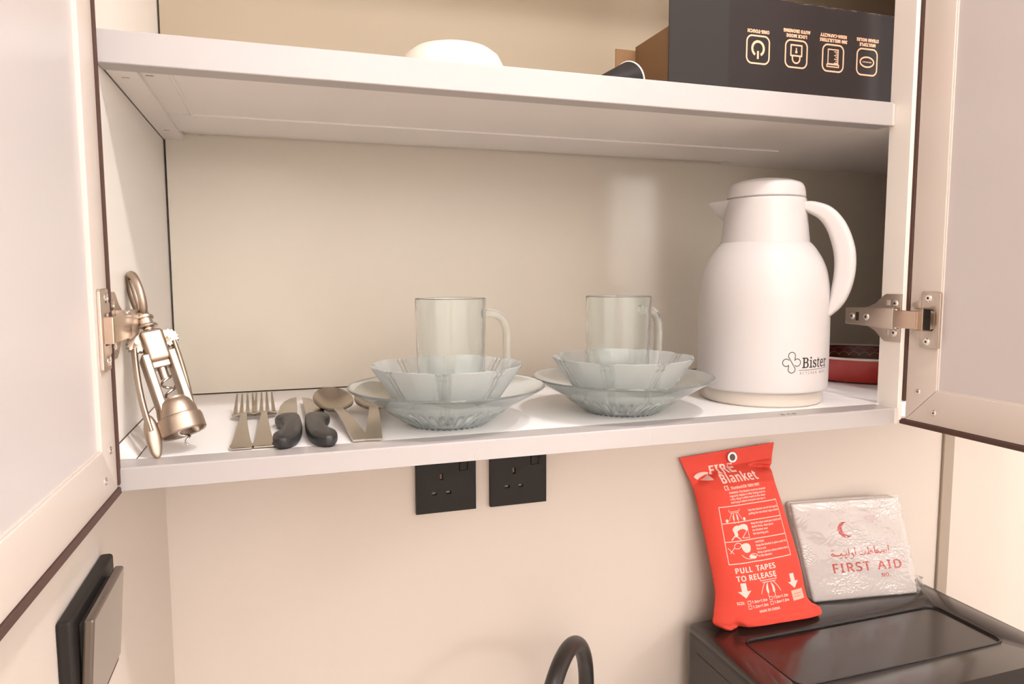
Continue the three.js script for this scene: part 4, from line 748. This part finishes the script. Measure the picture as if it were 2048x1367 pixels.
  const gr = part('eyelet', t, [gp.x, gp.y, gp.z + 0.001]);
  mesh('ring', new THREE.TorusGeometry(0.0072, 0.0020, 10, 40).scale(1, 1, 0.6), std(lin(0.83, 0.80, 0.76), 0.3, { metalness: 0.6 }), gr);
  mesh('hole', new THREE.CircleGeometry(0.0062, 30).translate(0, 0, 0.0002), std(lin(0.12, 0.09, 0.06), 0.7), gr);
}

/* ---------- first aid kit ---------- */
{
  const BL = V(0.990, AT, 0.0125), BR = V(1.190, AT, 0.0400), TL = V(0.946, -0.2406, -0.0010);
  const u = BR.clone().sub(BL).normalize(); let v = TL.clone().sub(BL); const sh = v.dot(u); v.addScaledVector(u, -sh); const H = v.length(); v.normalize(); const n = V().crossVectors(u, v);
  const t = thing('first_aid_kit', 'white first aid kit with red print in clear plastic wrap', 'first aid kit', [BL.x, BL.y, BL.z]);
  t.setRotationFromMatrix(new THREE.Matrix4().makeBasis(u, v, n));
  const Wk = 0.207, T = 0.026, TLT = Math.atan2(-sh, H) ; // the box also leans to the left in its own plane
  const tex = canvasTex(1024, 896, (c, w, h) => {
    c.fillStyle = '#efe4de'; c.fillRect(0, 0, w, h);
    c.fillStyle = c.strokeStyle = '#d8493c';
    c.save(); c.beginPath(); c.arc(452, 258, 72, 0, 7); c.fill(); c.fillStyle = '#efe4de'; c.beginPath(); c.arc(482, 252, 60, 0, 7); c.fill(); c.restore();
    // Arabic line, drawn right to left as pen strokes
    c.lineWidth = 9; c.lineCap = 'round'; c.lineJoin = 'round';
    const P = (a) => { c.beginPath(); c.moveTo(a[0][0], a[0][1]); for (const [x, y] of a.slice(1)) c.lineTo(x, y); c.stroke(); };
    P([[826, 425], [822, 486]]); P([[800, 470], [790, 488], [778, 470], [768, 488], [756, 470], [744, 488], [728, 488], [716, 462], [700, 470], [716, 488], [690, 488]]); P([[690, 425], [688, 488]]);
    P([[668, 488], [660, 466], [640, 470], [650, 488], [628, 488]]); P([[628, 425], [626, 488], [604, 488]]); P([[596, 470], [588, 492], [540, 492], [534, 474]]); P([[500, 425], [498, 488]]); P([[474, 470], [462, 476], [476, 490], [474, 512], [450, 520]]); P([[440, 425], [436, 488], [420, 488], [412, 470], [404, 488], [380, 488]]); P([[372, 488], [366, 470], [350, 488], [300, 488]]); P([[300, 488], [286, 464], [268, 478], [282, 492], [300, 480]]);
    for (const [x, y] of [[640, 446], [572, 456], [556, 456], [408, 510], [396, 510], [362, 510], [350, 510], [278, 440], [292, 440]]) { c.beginPath(); c.arc(x, y, 6, 0, 7); c.fill(); }
    c.save(); c.translate(245, 640); c.scale(1.18, 1); c.font = '112px sans-serif'; c.lineWidth = 4; let x = 0; for (const ch of 'FIRST') { c.fillText(ch, x, 0); c.strokeText(ch, x, 0); x += c.measureText(ch).width + 10; } x = 372; for (const ch of 'AID') { c.fillText(ch, x, 0); c.strokeText(ch, x, 0); x += c.measureText(ch).width + 10; } c.restore();
    c.font = 'bold 50px sans-serif'; c.fillText('NO.', 700, 712);
    c.save(); c.globalAlpha = 0.55; c.fillStyle = c.strokeStyle = '#d98a96'; c.lineWidth = 5; c.translate(716, 165); c.rotate(0.06); c.beginPath(); c.ellipse(0, 0, 62, 20, 0, 0, 7); c.stroke(); c.font = 'bold 24px sans-serif'; c.fillText('CE 2020', -48, 9); c.restore();
  });
  const crinkle = noiseTex(512, (a, b) => {
    const A = a * 2 * Math.PI, B = b * 2 * Math.PI, X = Math.cos(A) * 4, Y = Math.sin(A) * 4, Z = Math.cos(B) * 4, Q = Math.sin(B) * 4;
    const f = (k, o) => noise.noise(X * k + o, Y * k + Z * k, Q * k - o);
    return 0.5 + 0.30 * f(0.5, 1) + 0.32 * f(1.8, 4) + 0.2 * f(3.6, 9);
  });
  const shear = (g) => { const p = g.attributes.position; for (let i = 0; i < p.count; i++) p.setX(i, p.getX(i) + p.getY(i) * sh / H); g.computeVertexNormals(); return g; };
  const box = bx(0, Wk, 0, H, -T, 0, 0.006, 4); { const p = box.attributes.position, q = box.attributes.uv; for (let i = 0; i < p.count; i++) q.setXY(i, p.getX(i) / Wk, p.getY(i) / H); }
  const km = std(lin(0.80, 0.79, 0.78), 0.55); km.map = tex;
  mesh('case', shear(box), km, t);
  // wrapper: a thin clear film a little larger than the box, with crinkles
  const CR = (a, b) => 0.00062 * noise.noise(a * 26 + 4 * noise.noise(a * 5, b * 5, 1), b * 26, 8) * (0.5 + noise.noise(a * 4, b * 4, 11)) * 1.6 + 0.0014 * Math.max(0, noise.noise(a * 3.1 + 2, b * 3.1, 21) + 0.22) * 2 * noise.noise(a * 58, b * 58, 2);
  const wr = grid((a, b) => { const x = -0.004 + a * (Wk + 0.008), y = -0.0005 + b * (H + 0.004); const e = Math.min(a, 1 - a, b, 1 - b); return V(x, y, 0.0018 + Math.min(1, e * 12) * 0.0026 + 0.0016 * noise.noise(a * 6, b * 6, 3) + CR(a, b) - (e < 0.012 ? 0.004 : 0)); }, 260, 220);
  const film = new THREE.MeshPhysicalMaterial({ color: 0xffffff, roughness: 0.12, transmission: 1, thickness: 0, ior: 2.1, specularIntensity: 1 });
  mesh('plastic_wrap', shear(wr), film, t);
  const tail = grid((a, b) => V(Wk + 0.003 + a * 0.014, 0.004 + b * 0.030 - a * 0.006, -0.012 + 0.010 * b + 0.003 * Math.sin(b * 9 + a * 4)), 8, 14); mesh('wrap_tail', shear(tail), std(lin(0.86, 0.80, 0.74), 0.2, { transmission: 0.4, thickness: 0, bumpMap: crinkle, bumpScale: 0.002 }), t);
}

renderer.render(scene, camera);
